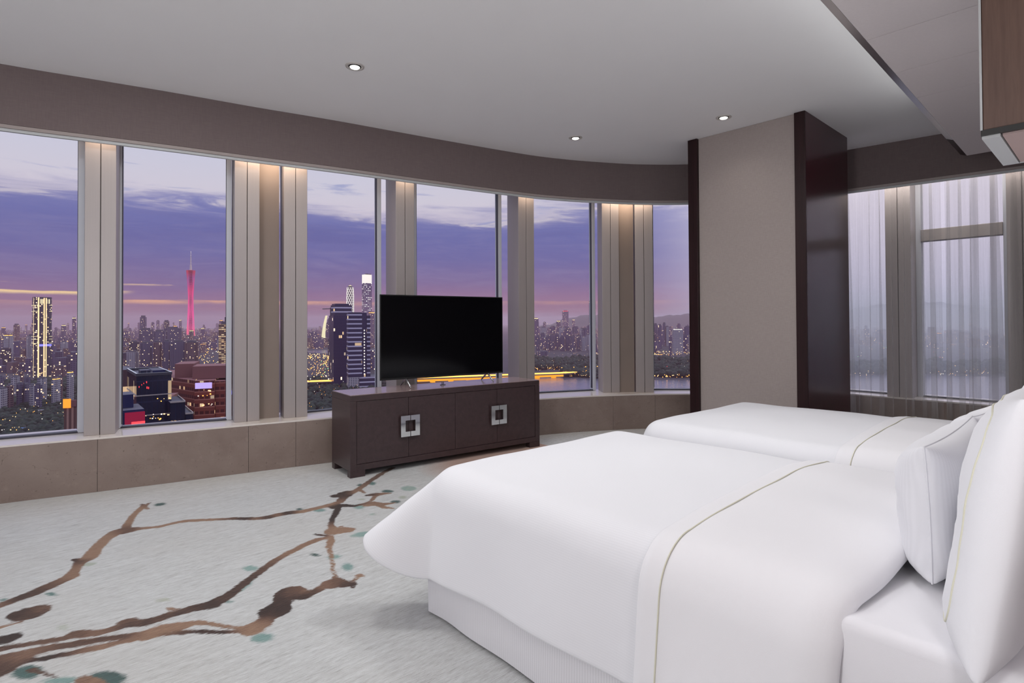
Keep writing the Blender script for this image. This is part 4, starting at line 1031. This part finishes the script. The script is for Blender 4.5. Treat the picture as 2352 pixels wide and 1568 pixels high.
# twin dark towers (third window)
c, w, yaw = frame_at(764, 813, 1150); zt = ztop(790, 697, 1150)
r = tag(empty('tower', (c[0], c[1], GZ)), 'dark blue glass tower still building, left of its twin in the third window', 'skyscraper')
yaw += .28
part(CB().prism(footprint(c, yaw, [(-w*.47, 0), (w*.42, 0), (w*.42, 34), (-w*.47, 34)]), GZ, zt-24), 'body', [FA['blue_glass'], FA['roof']], r)
part(CB().prism(footprint(c, yaw, [(-w*.40, 2), (w*.44, 2), (w*.44, 32), (-w*.40, 32)]), zt-23.9, zt-3), 'upper_floors', [FA['banded'], FA['roof']], r)
part(CB().prism(footprint(c, yaw, [(-w*.36, 4), (w*.30, 4), (w*.30, 30), (-w*.36, 30)]), zt-2.9, zt), 'roof_frame', [FA['blue_glass'], FA['roof']], r)
mb = MB(); q = footprint(c, yaw, [(-w*.55, 10), (-w*.95, 8), (-w*.5, 12)])
mb.tube([(*q[0], zt-26), (*q[0], zt-8)], 1.0, 4); mb.tube([(*q[2], zt-10), (*q[1], zt-11)], .8, 4)
mb.v = [(x-c[0], y-c[1], z-GZ) for x, y, z in mb.v]; mb.build('crane', M['frame_dark'], r)
c, w, yaw = frame_at(800, 851, 1080); zt = ztop(825, 717, 1080)
r = tag(empty('tower', (c[0], c[1], GZ)), 'blue tower with pale horizontal floor bands, right twin in the third window', 'skyscraper')
yaw += .12
part(CB().prism(footprint(c, yaw, [(-w*.5, 0), (w*.12, 0), (w*.12, 30), (-w*.5, 30)]), GZ+26, zt), 'body', [FA['banded'], FA['roof']], r)
part(CB().prism(footprint(c, yaw, [(w*.125, 2), (w*.34, 2), (w*.34, 28), (w*.125, 28)]), GZ+26, zt-1), 'dark_bay', [FA['blue_glass'], FA['roof']], r)
part(CB().prism(footprint(c, yaw, [(w*.345, 1), (w*.5, 1), (w*.5, 27), (w*.345, 27)]), GZ+26, zt-6), 'side_bay', [FA['banded'], FA['roof']], r)
part(CB().prism(footprint(c, yaw, [(-w*.5, -1), (-w*.02, -1), (-w*.02, 30), (-w*.5, 30)]), GZ, GZ+25.9), 'podium', [FA['apartment_pale'], FA['roof']], r)
part(CB().prism(footprint(c, yaw, [(0, 1), (w*1.0, 1), (w*1.0, 40), (0, 40)]), GZ, GZ+25.9), 'podium_wing', [FA['banded'], FA['roof']], r)
for k in range(16):
    z_ = GZ+30+k*(zt-GZ-60)/16
    part(CB().prism(footprint(c, yaw, [(w*.21, 1.6), (w*.25, 1.6), (w*.25, 1.95), (w*.21, 1.95)]), z_, z_+2.2), 'window_light', [G['white']]*2, r)
# lattice lit round tower, crowned tower, curved pale building
c, w, yaw = frame_at(796.5, 812.5, 4600); zt = ztop(804, 655, 4600)
r = tag(empty('round_tower', (c[0], c[1], GZ)), 'slim round tower wrapped in white diamond lights, rising behind the dark blue tower', 'skyscraper')
Hh = zt-GZ; mb = MB(); mb.lathe([(w*.5, 0), (w*.49, Hh*.8), (w*.42, Hh*.95), (w*.30, Hh*.985), (.01, Hh)], (0, 0, 0), 20); mb.build('body', FA['office'], r)
mb = MB()
for k in range(10):
    for sg in (1, -1):
        mb.tube([((w*.5+1)*(1-.16*max(0, (h-.8)/.2))*math.cos(2*PI*k/10+sg*h*7), (w*.5+1)*(1-.16*max(0, (h-.8)/.2))*math.sin(2*PI*k/10+sg*h*7), h*Hh) for h in np.linspace(.3, .96, 40)], 1.7, 4, cap=False)
mb.build('light_lattice', G['crown'], r)
MB().lathe([(w*.32, Hh*.955), (w*.30, Hh*.985), (.01, Hh+3)], (0, 0, 0), 16).build('lit_dome', G['cream'], r)
c, w, yaw = frame_at(834.5, 857.5, 4500); zt = ztop(846, 628, 4500)
r = tag(empty('skyscraper', (c[0], c[1], GZ)), 'very tall slab tower with a glowing white crown, left of the television top', 'skyscraper')
yaw += .5; w *= .80
cp = facade('speckled_facade', srgb(112, 98, 132), srgb(92, 84, 120), pu=14, pv=14, wu=.42, wv=.42, lit=.38, strength=1.3, warm=(1, .8, .7, 1), cool=(1, .9, .85, 1))
part(CB().prism(footprint(c, yaw, [(-w/2, 0), (w/2, 0), (w/2, w*.72), (-w/2, w*.72)]), GZ, zt-76), 'body', [cp, FA['roof']], r)
part(CB().prism(footprint(c, yaw, [(-w/2, 0), (w/2, 0), (w/2, w*.72), (-w/2, w*.72)]), zt-75.9, zt-8), 'crown', [G['crown'], FA['roof']], r)
part(CB().prism(footprint(c, yaw, [(-w*.2, w*.2), (w*.5, w*.2), (w*.5, w*.6), (-w*.2, w*.6)]), zt-7.9, zt), 'roof_frame', [FA['office'], FA['roof']], r)
tower('office_tower', 'stepped hazy tower with red aviation lights beside the crowned tower', 'office building', 846, 864, 715, 3900, 'far', 60, .1, glowtop='amber')
tower('office_tower', 'hazy office tower behind the left edge of the television', 'office building', 858, 873, 730, 3300, 'far', 60, .1)
c, w, yaw = frame_at(738.5, 753, 3000); zt = ztop(750, 724.5, 3000); zb = ztop(745, 776, 3000)
r = tag(empty('curved_building', (c[0], c[1], GZ)), 'sail shaped building glowing cream in the third window', 'building')
mb = MB(); n = 12; pr = []
for k in range(n+1):
    f = k/n; z = zb+(zt-zb)*f-GZ; l = -w/2+w*.62*f**1.6+0; rr = l+w*(.62-.28*f)
    q = footprint((0, 0), yaw, [(l, 0), (rr, 0), (rr, 12), (l, 12)]); pr.append([(a, b, z) for a, b in q]+[(q[0][0], q[0][1], z)])
mb.grid(pr); mb.build('lit_face', G['cream'], r)
part(CB().prism(footprint(c, yaw, [(-w*.6, 2), (w*.9, 2), (w*.9, 40), (-w*.6, 40)]), GZ, zb-.5), 'podium', [FA['apartment_warm'], FA['roof']], r)
tower('apartment_tower', 'hazy tower behind the sail shaped building', 'apartment building', 752, 762, 730, 3300, 'far', 40, 0)
tower('apartment_tower', 'tower under construction beside the dark blue tower, with a pale lattice face', 'apartment building', 759, 770, 716, 1500, 'lit_office', 40, 0, plan='box')

# windows five and six
tower('skyscraper', 'tall lit tower at the right edge of the fifth window', 'skyscraper', 1353, 1368, 685, 2900, 'office', 60, 0, plan='box')
r = tower('skyscraper', 'distant hazy tower with a red beacon on top in the fifth window', 'skyscraper', 1291.5, 1306, 712, 6200, 'far', 60, 0, plan='box', glowtop='red')
tower('office_tower', 'hazy tower with a lit roof at the left edge of the fifth window', 'office building', 1226, 1237, 729, 3800, 'far', 60, 0, plan='box', glowtop='warm')
lx = [(1229, 1240, 770, 2500), (1240, 1252, 764, 2700), (1253, 1262, 772, 2450), (1262, 1274, 768, 2550), (1274, 1285, 766, 2600), (1286, 1297, 771, 2480), (1297, 1309, 769, 2520), (1309, 1321, 772, 2420), (1322, 1334, 768, 2500), (1335, 1347, 771, 2450), (1347, 1358, 767, 2550), (1358, 1370, 772, 2400), (1228, 1258, 806, 2150), (1262, 1276, 748, 3600), (1282, 1296, 750, 3500), (1298, 1312, 752, 3400), (1314, 1328, 749, 3500), (1330, 1346, 753, 3300), (1240, 1256, 750, 3500), (1360, 1372, 790, 2200),
      (1502, 1512, 742, 2700), (1511, 1521, 744, 2650), (1520, 1528, 740, 2900), (1528, 1538, 748, 2900), (1534, 1542, 782, 2100), (1568, 1580, 768, 2300), (1578, 1590, 766, 2300), (1570, 1586, 748, 2700)]
for x0, x1, y, rg in lx:
    tower('apartment_tower', 'slim apartment tower with scattered lights, across the river in the right windows', 'apartment building', x0+.4, x1-.4, y, rg, random.choice(['apartment', 'apartment', 'apartment_pale', 'far']), 26, random.uniform(-.3, .3), 'apartment towers across the river', single=True)
tower('office_tower', 'grey office block with a bright white roof sign in the sixth window', 'office building', 1545, 1570, 754, 2200, 'apartment_pale', 40, .1, plan='box', glowtop='white')

# hazy filler skyline
k = 0
rf = random.Random(21)
for (xa, xb, n, ra, rb, hm, hs) in ((-30, 200, 60, 1500, 7500, 62, 42), (268, 535, 55, 2400, 7500, 66, 46), (690, 880, 46, 1800, 7000, 55, 40), (880, 1240, 24, 1900, 6000, 60, 40), (1220, 1375, 26, 2700, 6500, 70, 34), (1495, 1600, 22, 2400, 6000, 62, 34), (1930, 2360, 30, 2300, 6000, 48, 26)):
    for _ in range(n):
        x = rf.uniform(xa, xb); rg = ra*(rb/ra)**rf.random(); wpx = rf.uniform(22, 46)/rg*1307*.8
        h = max(18, rf.gauss(hm, hs)); 
        y = 738+1307*(-(GZ+h)+1.3)/rg
        # keep the rivers clear
        yb = 738+1307*129.3/rg
        if (x > 895 and yb > 858) or (690 < x < 965 and 800 < yb < 815): continue
        far = rg > 3200
        tower('apartment_tower', 'distant apartment tower fading into the hazy skyline', 'apartment building', x-wpx/2, x+wpx/2, y, rg, 'far' if far else rf.choice(['apartment', 'apartment_warm', 'apartment_pale', 'apartment', 'office']), rf.uniform(18, 36), rf.uniform(-.7, .7), 'distant towers of the skyline', glowtop=rf.choice(['amber', 'warm', None, None, None, None]), single=True)

# the low city between the towers, past the three hundred nearest ones: one object
cm = CB(); rm = random.Random(77)
for (xa, xb, n, ra, rb) in ((-40, 210, 620, 1500, 9000), (262, 540, 560, 1500, 9000), (685, 900, 420, 1500, 9000), (1215, 1380, 240, 2500, 9000), (1490, 1610, 200, 2300, 9000), (1920, 2370, 260, 2500, 9000)):
    for _ in range(n):
        x = rm.uniform(xa, xb); rg = ra*(rb/ra)**(rm.random()**.8); p = at_range(x, 738, rg)
        yb = 738+1307*129.3/rg
        if (x > 895 and yb > 846) or (690 < x < 965 and 798 < yb < 816) or (690 < x < 778 and 812 < yb < 868) or (452 < x < 530 and 800 < yb < 850): continue
        h = max(9, rm.gauss(34, 18)); cm.box((p[0], p[1]), rm.uniform(16, 50), rm.uniform(14, 30), bearing(x)+rm.uniform(-.7, .7), GZ, GZ+h, 0 if rm.random() < .6 else 2, 1)
o = cm.build('city_blocks', [FA['far'], FA['roof'], FA['apartment_warm']]); tag(o, 'countless low city blocks filling the dusk plain between the towers', 'buildings', kind='stuff')

# bridge over the river
def bridge():
    A = at_z(885, 872, GZ+9); B = at_z(1290, 858, GZ+9); Cc = at_z(1372, 851, GZ+9); Dd = at_z(700, 878, GZ+9)
    r = tag(empty('bridge', (B[0], B[1], GZ)), 'long road bridge glowing amber over the river, seen under and right of the television', 'bridge')
    loc = np.array([B[0], B[1], GZ])
    line = [Dd, A, (A+B)/2, B, Cc]; deck = MB(); glowm = MB(); piers = MB()
    def strip_(mb, pts, w, z0, z1):
        for p, q in zip(pts[:-1], pts[1:]):
            t = (q-p)[:2]; t = t/np.linalg.norm(t); n = np.array([-t[1], t[0]])*w
            P = [p[:2]+n, p[:2]-n, q[:2]-n, q[:2]+n]; b = [(x-loc[0], y-loc[1]) for x, y in P]; mb.prism(b, z0, z1)
    strip_(deck, line, 11, 8, 10.5); deck.build('deck', FA['roof'], r)
    strip_(glowm, line[1:4], 11.2, 3.6, 7.9); glowm.build('lit_girder', G['bridge'], r)
    mb = MB(); strip_(mb, line, 11.3, 10.6, 11.6); mb.build('railing_lights', G['amber'], r)
    for p, q in ((A, B),):
        for f in np.linspace(.05, .95, 10):
            c = p+(q-p)*f-loc; MB().box(c[0]-4, c[0]+4, c[1]-4, c[1]+4, 0, 3.5).build('pier', G['bridge'], r)
    for f in np.linspace(0, 1, 22):
        c = Dd+(Cc-Dd)*f-loc
        mb = MB(); mb.tube([(c[0], c[1], 10.6), (c[0], c[1], 19)], .25, 4); mb.build('lamp_post', FA['roof'], r)
        MB().box(c[0]-.9, c[0]+.9, c[1]-.9, c[1]+.9, 19, 20).build('lamp', G['amber'], r)
bridge()

# hills on the horizon
def hill(label, pts, rg):
    r = []; mb = MB(); 
    top = []; x0, x1 = pts[0][0], pts[-1][0]
    n = 60
    for k in range(n+1):
        x = x0+(x1-x0)*k/n; y = np.interp(x, [p[0] for p in pts], [p[1] for p in pts])+1.2*math.sin(x*.13)+.8*math.sin(x*.31)
        rows = []
        for dr, f in ((-900, 0), (-600, .45), (-300, .8), (0, 1), (500, .6), (1100, 0)):
            p = at_range(x, 738, rg+dr); z = GZ+(ztop(x, y, rg)-GZ)*f; rows.append((p[0], p[1], z))
        top.append(rows)
    mb.grid(top)
    o = mb.build('hill', simple('hill_forest', srgb(52, 58, 62), .9), smooth=True); return tag(o, label, 'hill')
hill('long low hill on the horizon behind the fifth and sixth windows', [(1225, 752), (1265, 744), (1300, 731), (1340, 724), (1380, 722), (1430, 728), (1480, 728), (1520, 726), (1570, 721), (1640, 720), (1720, 735)], 8500)
hill('hazy hill on the horizon behind the sheer curtain', [(1930, 716), (2000, 702), (2080, 692), (2160, 694), (2240, 704), (2330, 712), (2400, 720)], 8200)

# trees: one leafy canopy sheet per wooded area (uncountable at this distance)
tm, t = new_mat('tree_canopy'); oc = t.n('ShaderNodeTexCoord').outputs['Object']
princ(t, **{'Base Color': t.ramp(t.noise(oc, .12, 4, .6), [(.35, srgb(18, 27, 28)), (.55, srgb(34, 46, 40)), (.75, srgb(58, 68, 52))]), 'Roughness': .95})
ico = bmesh.new(); bmesh.ops.create_icosphere(ico, subdivisions=2, radius=1.0); IV = [tuple(v.co) for v in ico.verts]; IF = [tuple(v.index for v in f.verts) for f in ico.faces]; ico.free()
def trees(label, quad, n, r0, r1, seed):
    R_ = random.Random(seed); mb = MB()
    for _ in range(n):
        u, v = R_.random(), R_.random()
        a = np.array(quad[0])*(1-u)+np.array(quad[1])*u; b = np.array(quad[3])*(1-u)+np.array(quad[2])*u; q = a*(1-v)+b*v
        p = at_z(q[0], q[1], GZ); r = R_.uniform(r0, r1); h = r*R_.uniform(.7, 1.1); ph = R_.uniform(0, 9)
        mb.add([(p[0]+x*r*(1+.22*math.sin(5*y+ph)), p[1]+y*r*(1+.22*math.sin(5*z+ph)), GZ+h*.9+z*h*(1+.2*math.sin(6*x+ph))) for x, y, z in IV], IF)
    o = mb.build('trees', tm, recalc=False, smooth=True); return tag(o, label, 'trees', kind='stuff')
trees('dark park woodland filling the bottom of the first window', [(-60, 908), (200, 898), (200, 1010), (-60, 1015)], 1500, 2.5, 5.5, 1)
trees('belt of trees behind the park in the first window', [(-40, 884), (200, 880), (200, 900), (-40, 908)], 260, 5, 10, 2)
trees('wooded ground at the bottom of the third window', [(690, 872), (960, 868), (960, 950), (690, 955)], 900, 3, 6, 3)
trees('wooded far bank of the river in the fifth window', [(1290, 853), (1380, 850), (1380, 869), (1300, 864)], 200, 5, 10, 4)
trees('wooded riverbank in the sixth window', [(1490, 826), (1600, 826), (1600, 868), (1490, 866)], 260, 6, 11, 5)
trees('tree belt between the towers and the river in the fifth window', [(1225, 828), (1375, 826), (1375, 846), (1225, 850)], 220, 6, 11, 6)
trees('tree belt on the far bank behind the sheer curtain', [(1930, 840), (2360, 838), (2360, 858), (1930, 860)], 260, 8, 14, 7)

# lamps of streets and yards, too many to count: one object per colour of light
OV = [(1, 0, 0), (-1, 0, 0), (0, 1, 0), (0, -1, 0), (0, 0, 1), (0, 0, -1)]; OF = [(0, 2, 4), (2, 1, 4), (1, 3, 4), (3, 0, 4), (2, 0, 5), (1, 2, 5), (3, 1, 5), (0, 3, 5)]
LM = {k: MB() for k in ('amber', 'warm', 'white', 'red', 'green')}
def lights(n, xa, xb, ya, yb, mix, hz=(3, 14), s=(.45, 1.2), seed=0, lines=0):
    R_ = random.Random(seed)
    for _ in range(n):
        x, y = R_.uniform(xa, xb), R_.uniform(ya, yb)
        p = at_z(x, y, GZ+R_.uniform(*hz)); dist = math.hypot(p[0], p[1]); r = dist/1307*R_.uniform(*s)*.8
        c = R_.choices(list(mix), list(mix.values()))[0]
        LM[c].add([(p[0]+r*a, p[1]+r*b, p[2]+r*k) for a, b, k in OV], OF)
W_ = dict(amber=4, warm=3, white=1.5)
lights(170, 0, 192, 758, 800, dict(amber=5, warm=2), seed=1); lights(120, 0, 192, 800, 880, W_, seed=2, s=(.3, .9)); lights(46, 0, 150, 905, 1000, dict(amber=2, warm=2, white=1), hz=(9, 14), seed=3, s=(.5, 1.2))
lights(120, 272, 330, 757, 775, dict(amber=5, warm=2), seed=4); lights(150, 455, 528, 782, 848, dict(amber=4, warm=4, white=2), seed=5, s=(.4, 1.3)); lights(80, 300, 440, 835, 850, W_, seed=6, s=(.3, .7)); lights(24, 458, 527, 836, 850, dict(green=2, warm=3), seed=7, s=(.8, 2.0)); lights(90, 272, 528, 752, 770, dict(amber=3, warm=1), seed=8, s=(.3, .7))
lights(150, 706, 880, 775, 800, dict(amber=3, warm=3, white=2), seed=9, s=(.35, .9)); lights(170, 706, 775, 815, 862, dict(amber=6, warm=3, green=.4), seed=10, s=(.5, 1.5)); lights(24, 706, 880, 862, 870, dict(warm=3, white=2), seed=11, s=(.6, 2.0)); lights(60, 706, 870, 874, 945, dict(amber=4, white=2), hz=(9, 14), seed=12, s=(.3, .9)); lights(40, 706, 775, 812, 822, dict(warm=3, amber=2), seed=13, s=(.6, 1.6))
lights(70, 960, 1150, 845, 860, dict(amber=3, warm=1), seed=14, s=(.5, 1.2))
lights(170, 1228, 1368, 750, 832, dict(warm=3, white=3, amber=1), seed=15, s=(.25, .6)); lights(100, 1228, 1368, 826, 845, dict(warm=3, white=4, amber=1), seed=16, s=(.4, .9)); lights(60, 1228, 1368, 842, 850, dict(amber=3, warm=3), seed=17, s=(.4, .9)); lights(26, 1300, 1368, 857, 866, dict(amber=2, warm=2), seed=18, s=(.4, 1.0)); lights(12, 1228, 1310, 735, 752, dict(red=1, amber=2), seed=25, s=(.4, 1.0))
lights(70, 1500, 1586, 745, 800, dict(warm=3, white=3), seed=19, s=(.25, .6)); lights(60, 1500, 1586, 806, 815, dict(warm=4, amber=2), seed=20, s=(.5, 1.3)); lights(40, 1500, 1586, 820, 846, dict(warm=2, white=2, amber=1), seed=21, s=(.35, .8)); lights(34, 1500, 1586, 859, 866, dict(warm=3, amber=3), seed=22, s=(.7, 1.5)); lights(10, 1510, 1545, 832, 842, dict(amber=3, red=1), seed=26, s=(.9, 1.8))
lights(160, 1930, 2352, 838, 862, dict(white=3, warm=3, amber=1), seed=23, s=(.4, .9)); lights(60, 1930, 2352, 780, 838, dict(white=3, warm=2, red=.4, green=.4), seed=24, s=(.4, .9))
for k, mb in LM.items():
    o = mb.build('city_lights', G[k], recalc=False); tag(o, 'countless small %s street and window lights scattered over the dusk city' % k, 'lights', kind='stuff')

# dusk haze lying over the city
hm_, t = new_mat('haze')
vs = t.n('ShaderNodeVolumeScatter', i={'Color': (.70, .38, .44, 1), 'Density': 1/10000, 'Anisotropy': .0}); t.nt.links.new(vs.outputs[0], t.out.inputs['Volume'])
hn_, t = new_mat('river_mist')
vs = t.n('ShaderNodeVolumeScatter', i={'Color': (.95, .93, .97, 1), 'Density': 1/3200, 'Anisotropy': .0}); t.nt.links.new(vs.outputs[0], t.out.inputs['Volume'])
mb = MB(); mb.prism([(-14000, -8000), (-120, -8000), (-120, 120), (-120*.45-.5, 120), (-14000*.45-.5, 14000), (-14000, 14000)], GZ-4, 150)
tag(mb.build('haze', hm_), 'thin violet dusk haze over the city behind the curved windows', 'haze', kind='stuff')
mb = MB(); mb.prism([(-120*.45, 120), (4000, 120), (4000, 14000), (-14000*.45, 14000)], GZ-4, 150)
tag(mb.build('haze', hn_), 'pale river mist behind the sheer curtain', 'haze', kind='stuff')

# ------------------------------------------------------------------ dusk sky
w = bpy.data.worlds.new('dusk_sky'); SC.world = w; w.use_nodes = True; w.node_tree.nodes.clear(); t = NT(w.node_tree)
out = t.n('ShaderNodeOutputWorld'); g = t.n('ShaderNodeTexCoord').outputs['Generated']
s = t.n('ShaderNodeSeparateXYZ', i={0: g}); X, Y, Z = s.outputs
el = t.math('MULTIPLY', t.math('ARCSINE', Z), 180/PI)
az = t.math('MULTIPLY', t.math('ARCTAN2', Y, t.math('MULTIPLY', X, -1)), 180/PI)   # 0 = west (-x), 90 = north (+y)
P = t.n('ShaderNodeCombineXYZ', i={0: az, 1: el, 2: 0.0}).outputs[0]
cl = t.noise(t.mapping(P, (.045, .30, 1)), 1.0, 6, .58, .4)          # big soft cloud masses
cl2 = t.noise(t.mapping(P, (.10, .75, 1), (3, 9, 0)), 1.0, 6, .62, .6)
wob = t.math('MULTIPLY_ADD', cl, 5.0, -2.5)
e2 = t.math('ADD', el, wob)
e3 = t.math('ADD', el, t.math('MULTIPLY_ADD', cl2, 2.6, -1.3))
base = t.ramp(t.math('DIVIDE', el, 20.0), [(0, srgb(132, 100, 128)), (.06, srgb(150, 108, 130)), (.12, srgb(146, 110, 142)), (.20, srgb(126, 108, 152)), (.31, srgb(112, 108, 162)), (.42, srgb(110, 111, 168)), (.56, srgb(124, 127, 182)), (1, srgb(130, 138, 190))])
tx = t.math('MULTIPLY_ADD', t.math('SUBTRACT', cl2, .5), .9, 0)
base = t.mix(t.math('ABSOLUTE', tx, clamp=True), base, srgb(168, 156, 186))
base = t.mix(t.sstep(t.noise(t.mapping(P, (.035, .42, 1), (11, 3, 0)), 1.0, 5, .55), .5, .72, 0, .30), base, srgb(92, 90, 146))
bright = t.ramp(t.math('DIVIDE', el, 24.0), [(.3, srgb(216, 196, 208)), (.5, srgb(212, 204, 218)), (.75, srgb(200, 204, 226)), (1, srgb(196, 206, 232))])
mk = t.sstep(t.math('ADD', e2, t.math('MULTIPLY_ADD', cl2, 4.4, -2.2)), 9.6, 11.8)
# lower-contrast grey-violet cloud banks inside the bright part
bank = t.math('MULTIPLY', t.sstep(cl2, .56, .70), t.sstep(el, 21, 12, 0, .65))
bright = t.mix(bank, bright, srgb(136, 146, 196))
col = t.mix(mk, base, bright)
# silver linings
rim = t.math('MULTIPLY', t.sstep(t.math('ABSOLUTE', t.math('SUBTRACT', mk, .45)), .30, .0), t.sstep(cl2, .45, .62))
col = t.mix(t.math('MULTIPLY', rim, .4), col, srgb(240, 226, 220))
# glowing horizontal streak
west = t.sstep(az, 62, 10)
sl = t.noise(t.mapping(P, (.05, .2, 1), (7, 2, 0)), 1.0, 5, .6)
sy = t.math('ADD', el, t.math('MULTIPLY_ADD', sl, .9, -.45))
def streak(c, lo, hi):
    q = t.math('SUBTRACT', sy, c); return t.math('MULTIPLY', t.sstep(q, -lo, -.02), t.sstep(q, hi, .01))
sf = t.noise(t.mapping(P, (.16, 1.6, 1), (2, 8, 0)), 1.0, 5, .6)
st1 = t.math('MULTIPLY', streak(1.92, .42, .10), t.math('MULTIPLY', t.sstep(sl, .30, .50), t.sstep(sf, .30, .52)))
st1 = t.math('MULTIPLY', st1, t.sstep(az, 7, 10, .25, 1))
st2 = t.math('MULTIPLY', t.math('MULTIPLY', streak(2.66, .30, .10), t.sstep(az, 9.5, 7.5)), t.sstep(sf, .26, .44))
st3 = t.math('MULTIPLY', t.math('MULTIPLY', streak(3.25, .16, .06), t.sstep(sf, .52, .60)), t.sstep(az, 20, 9))
col = t.mix(t.math('MULTIPLY', st1, t.math('MULTIPLY_ADD', west, .72, .14)), col, srgb(246, 174, 134))
col = t.mix(t.math('MULTIPLY', st2, .95), col, srgb(255, 210, 156))
col = t.mix(t.math('MULTIPLY', st3, .6), col, srgb(240, 196, 160))
# towards the north the sky is paler and the clouds thin out
north = t.sstep(az, 52, 72)
pale = t.ramp(t.math('DIVIDE', el, 24.0), [(0, srgb(190, 190, 218)), (.12, srgb(214, 204, 228)), (.4, srgb(236, 224, 240)), (1, srgb(238, 238, 250))])
col = t.mix(north, col, pale)
# the luminous twilight zenith overhead
zen = t.sstep(el, 24, 48)
col = t.mix(zen, col, (1.15, 1.15, 1.42, 1))
below = t.sstep(el, -1.0, -3.0); col = t.mix(below, col, srgb(70, 62, 82))
bg = t.n('ShaderNodeBackground', i={0: col, 1: 1.0}); t.nt.links.new(bg.outputs[0], out.inputs[0])
w.cycles.sampling_method = 'MANUAL'; w.cycles.sample_map_resolution = 1024

# ------------------------------------------------------------------ lamps
def lamp(kind, name, loc, rot=(0, 0, 0), energy=10, col=(1, .9, .8), **kw):
    l = bpy.data.lights.new(name, kind); l.energy = energy; l.color = col
    for k, v in kw.items(): setattr(l, k, v)
    o = bpy.data.objects.new(name, l); COL.objects.link(o); o.location = loc; o.rotation_euler = rot; return o
WARM = (1, .86, .74)
LW = 1.0
for (x, y), e in zip(spots, (14, 14, 5)): lamp('SPOT', 'downlight_beam', (x, y, ZC-.03), energy=e*LW, col=(1, .94, .88), spot_size=math.radians(130), spot_blend=1.0, shadow_soft_size=.06)
# added fill discs under the ceiling, just out of view
for x, y, e in ((-2.1, 2.1, 5), (-2.95, 1.25, 18), (-3.7, .4, 13), (-1.35, 3.0, 27)): lamp('AREA', 'ceiling_fill', (x, y, ZC-.03 if x < -1.2 else 2.89), energy=e*LW, col=(1, 1, .985), shape='DISK', size=.5)
for x, y, e in ((-1.0, -1.6, 98),): lamp('POINT', 'back_fill', (x, y, 1.75), energy=e*LW, col=(.995, 1, .985), shadow_soft_size=.3)  # fill point added behind the camera
for y, e in ((.75, 9), (3.05, 5)): lamp('POINT', 'bed_head_fill', (.12, y, 1.25), energy=e*LW, col=(1, .98, .98), shadow_soft_size=.12)  # fill points added by the bed heads, out of view
# added cool fill strip above the bed head soffit and warm tape behind the valance
lamp('AREA', 'soffit_fill_strip', (sx(1.5)-.03, 1.2, 2.98), (0, math.radians(100), 0), energy=10, col=(.98, 1, 1), shape='RECTANGLE', size=.06, size_y=10.5)
for a, b in (((-5.573, .572), (-5.524, .772)), ((-5.379, 1.624), (-5.252, 2.232)), ((-5.111, 3.106), (-5.074, 3.305)), ((-4.81, 4.562), (-4.752, 4.763)), ((-4.406, 5.606), (-3.976, 6.064))):
    a = np.array(a); b = np.array(b); t_ = (b-a)/np.linalg.norm(b-a); n_ = np.array([-t_[1], t_[0]]); m_ = (a+b)/2-n_*.075
    lamp('AREA', 'window_cove_tape', (m_[0], m_[1], 2.90), (0, math.radians(12), math.atan2(n_[1], n_[0])+PI), energy=1.9*np.linalg.norm(b-a)/.21, col=(1, .79, .58), shape='RECTANGLE', size=.05, size_y=float(np.linalg.norm(b-a)))
lamp('AREA', 'curtain_cove_tape', (-1.0, 7.33, 2.96), (0, 0, math.atan(.1)), energy=20, col=(1, .95, .88), shape='RECTANGLE', size=2.6, size_y=.05)

# ------------------------------------------------------------------ render look
SC.view_settings.view_transform = 'Standard'; SC.view_settings.look = 'None'; SC.view_settings.gamma = 1.0
SC.view_settings.use_curve_mapping = False; SC.view_settings.exposure = 0.0
cy = SC.cycles
cy.use_adaptive_sampling = True; cy.adaptive_threshold = 0.03; cy.use_denoising = True; cy.max_bounces = 10; cy.diffuse_bounces = 5; cy.glossy_bounces = 4; cy.transmission_bounces = 4; cy.transparent_max_bounces = 24; cy.volume_bounces = 1
cy.sample_clamp_indirect = 6.0; cy.caustics_reflective = False; cy.caustics_refractive = False
try: cy.denoising_input_passes = 'RGB_ALBEDO_NORMAL'; cy.denoiser = 'OPENIMAGEDENOISE'
except Exception: pass
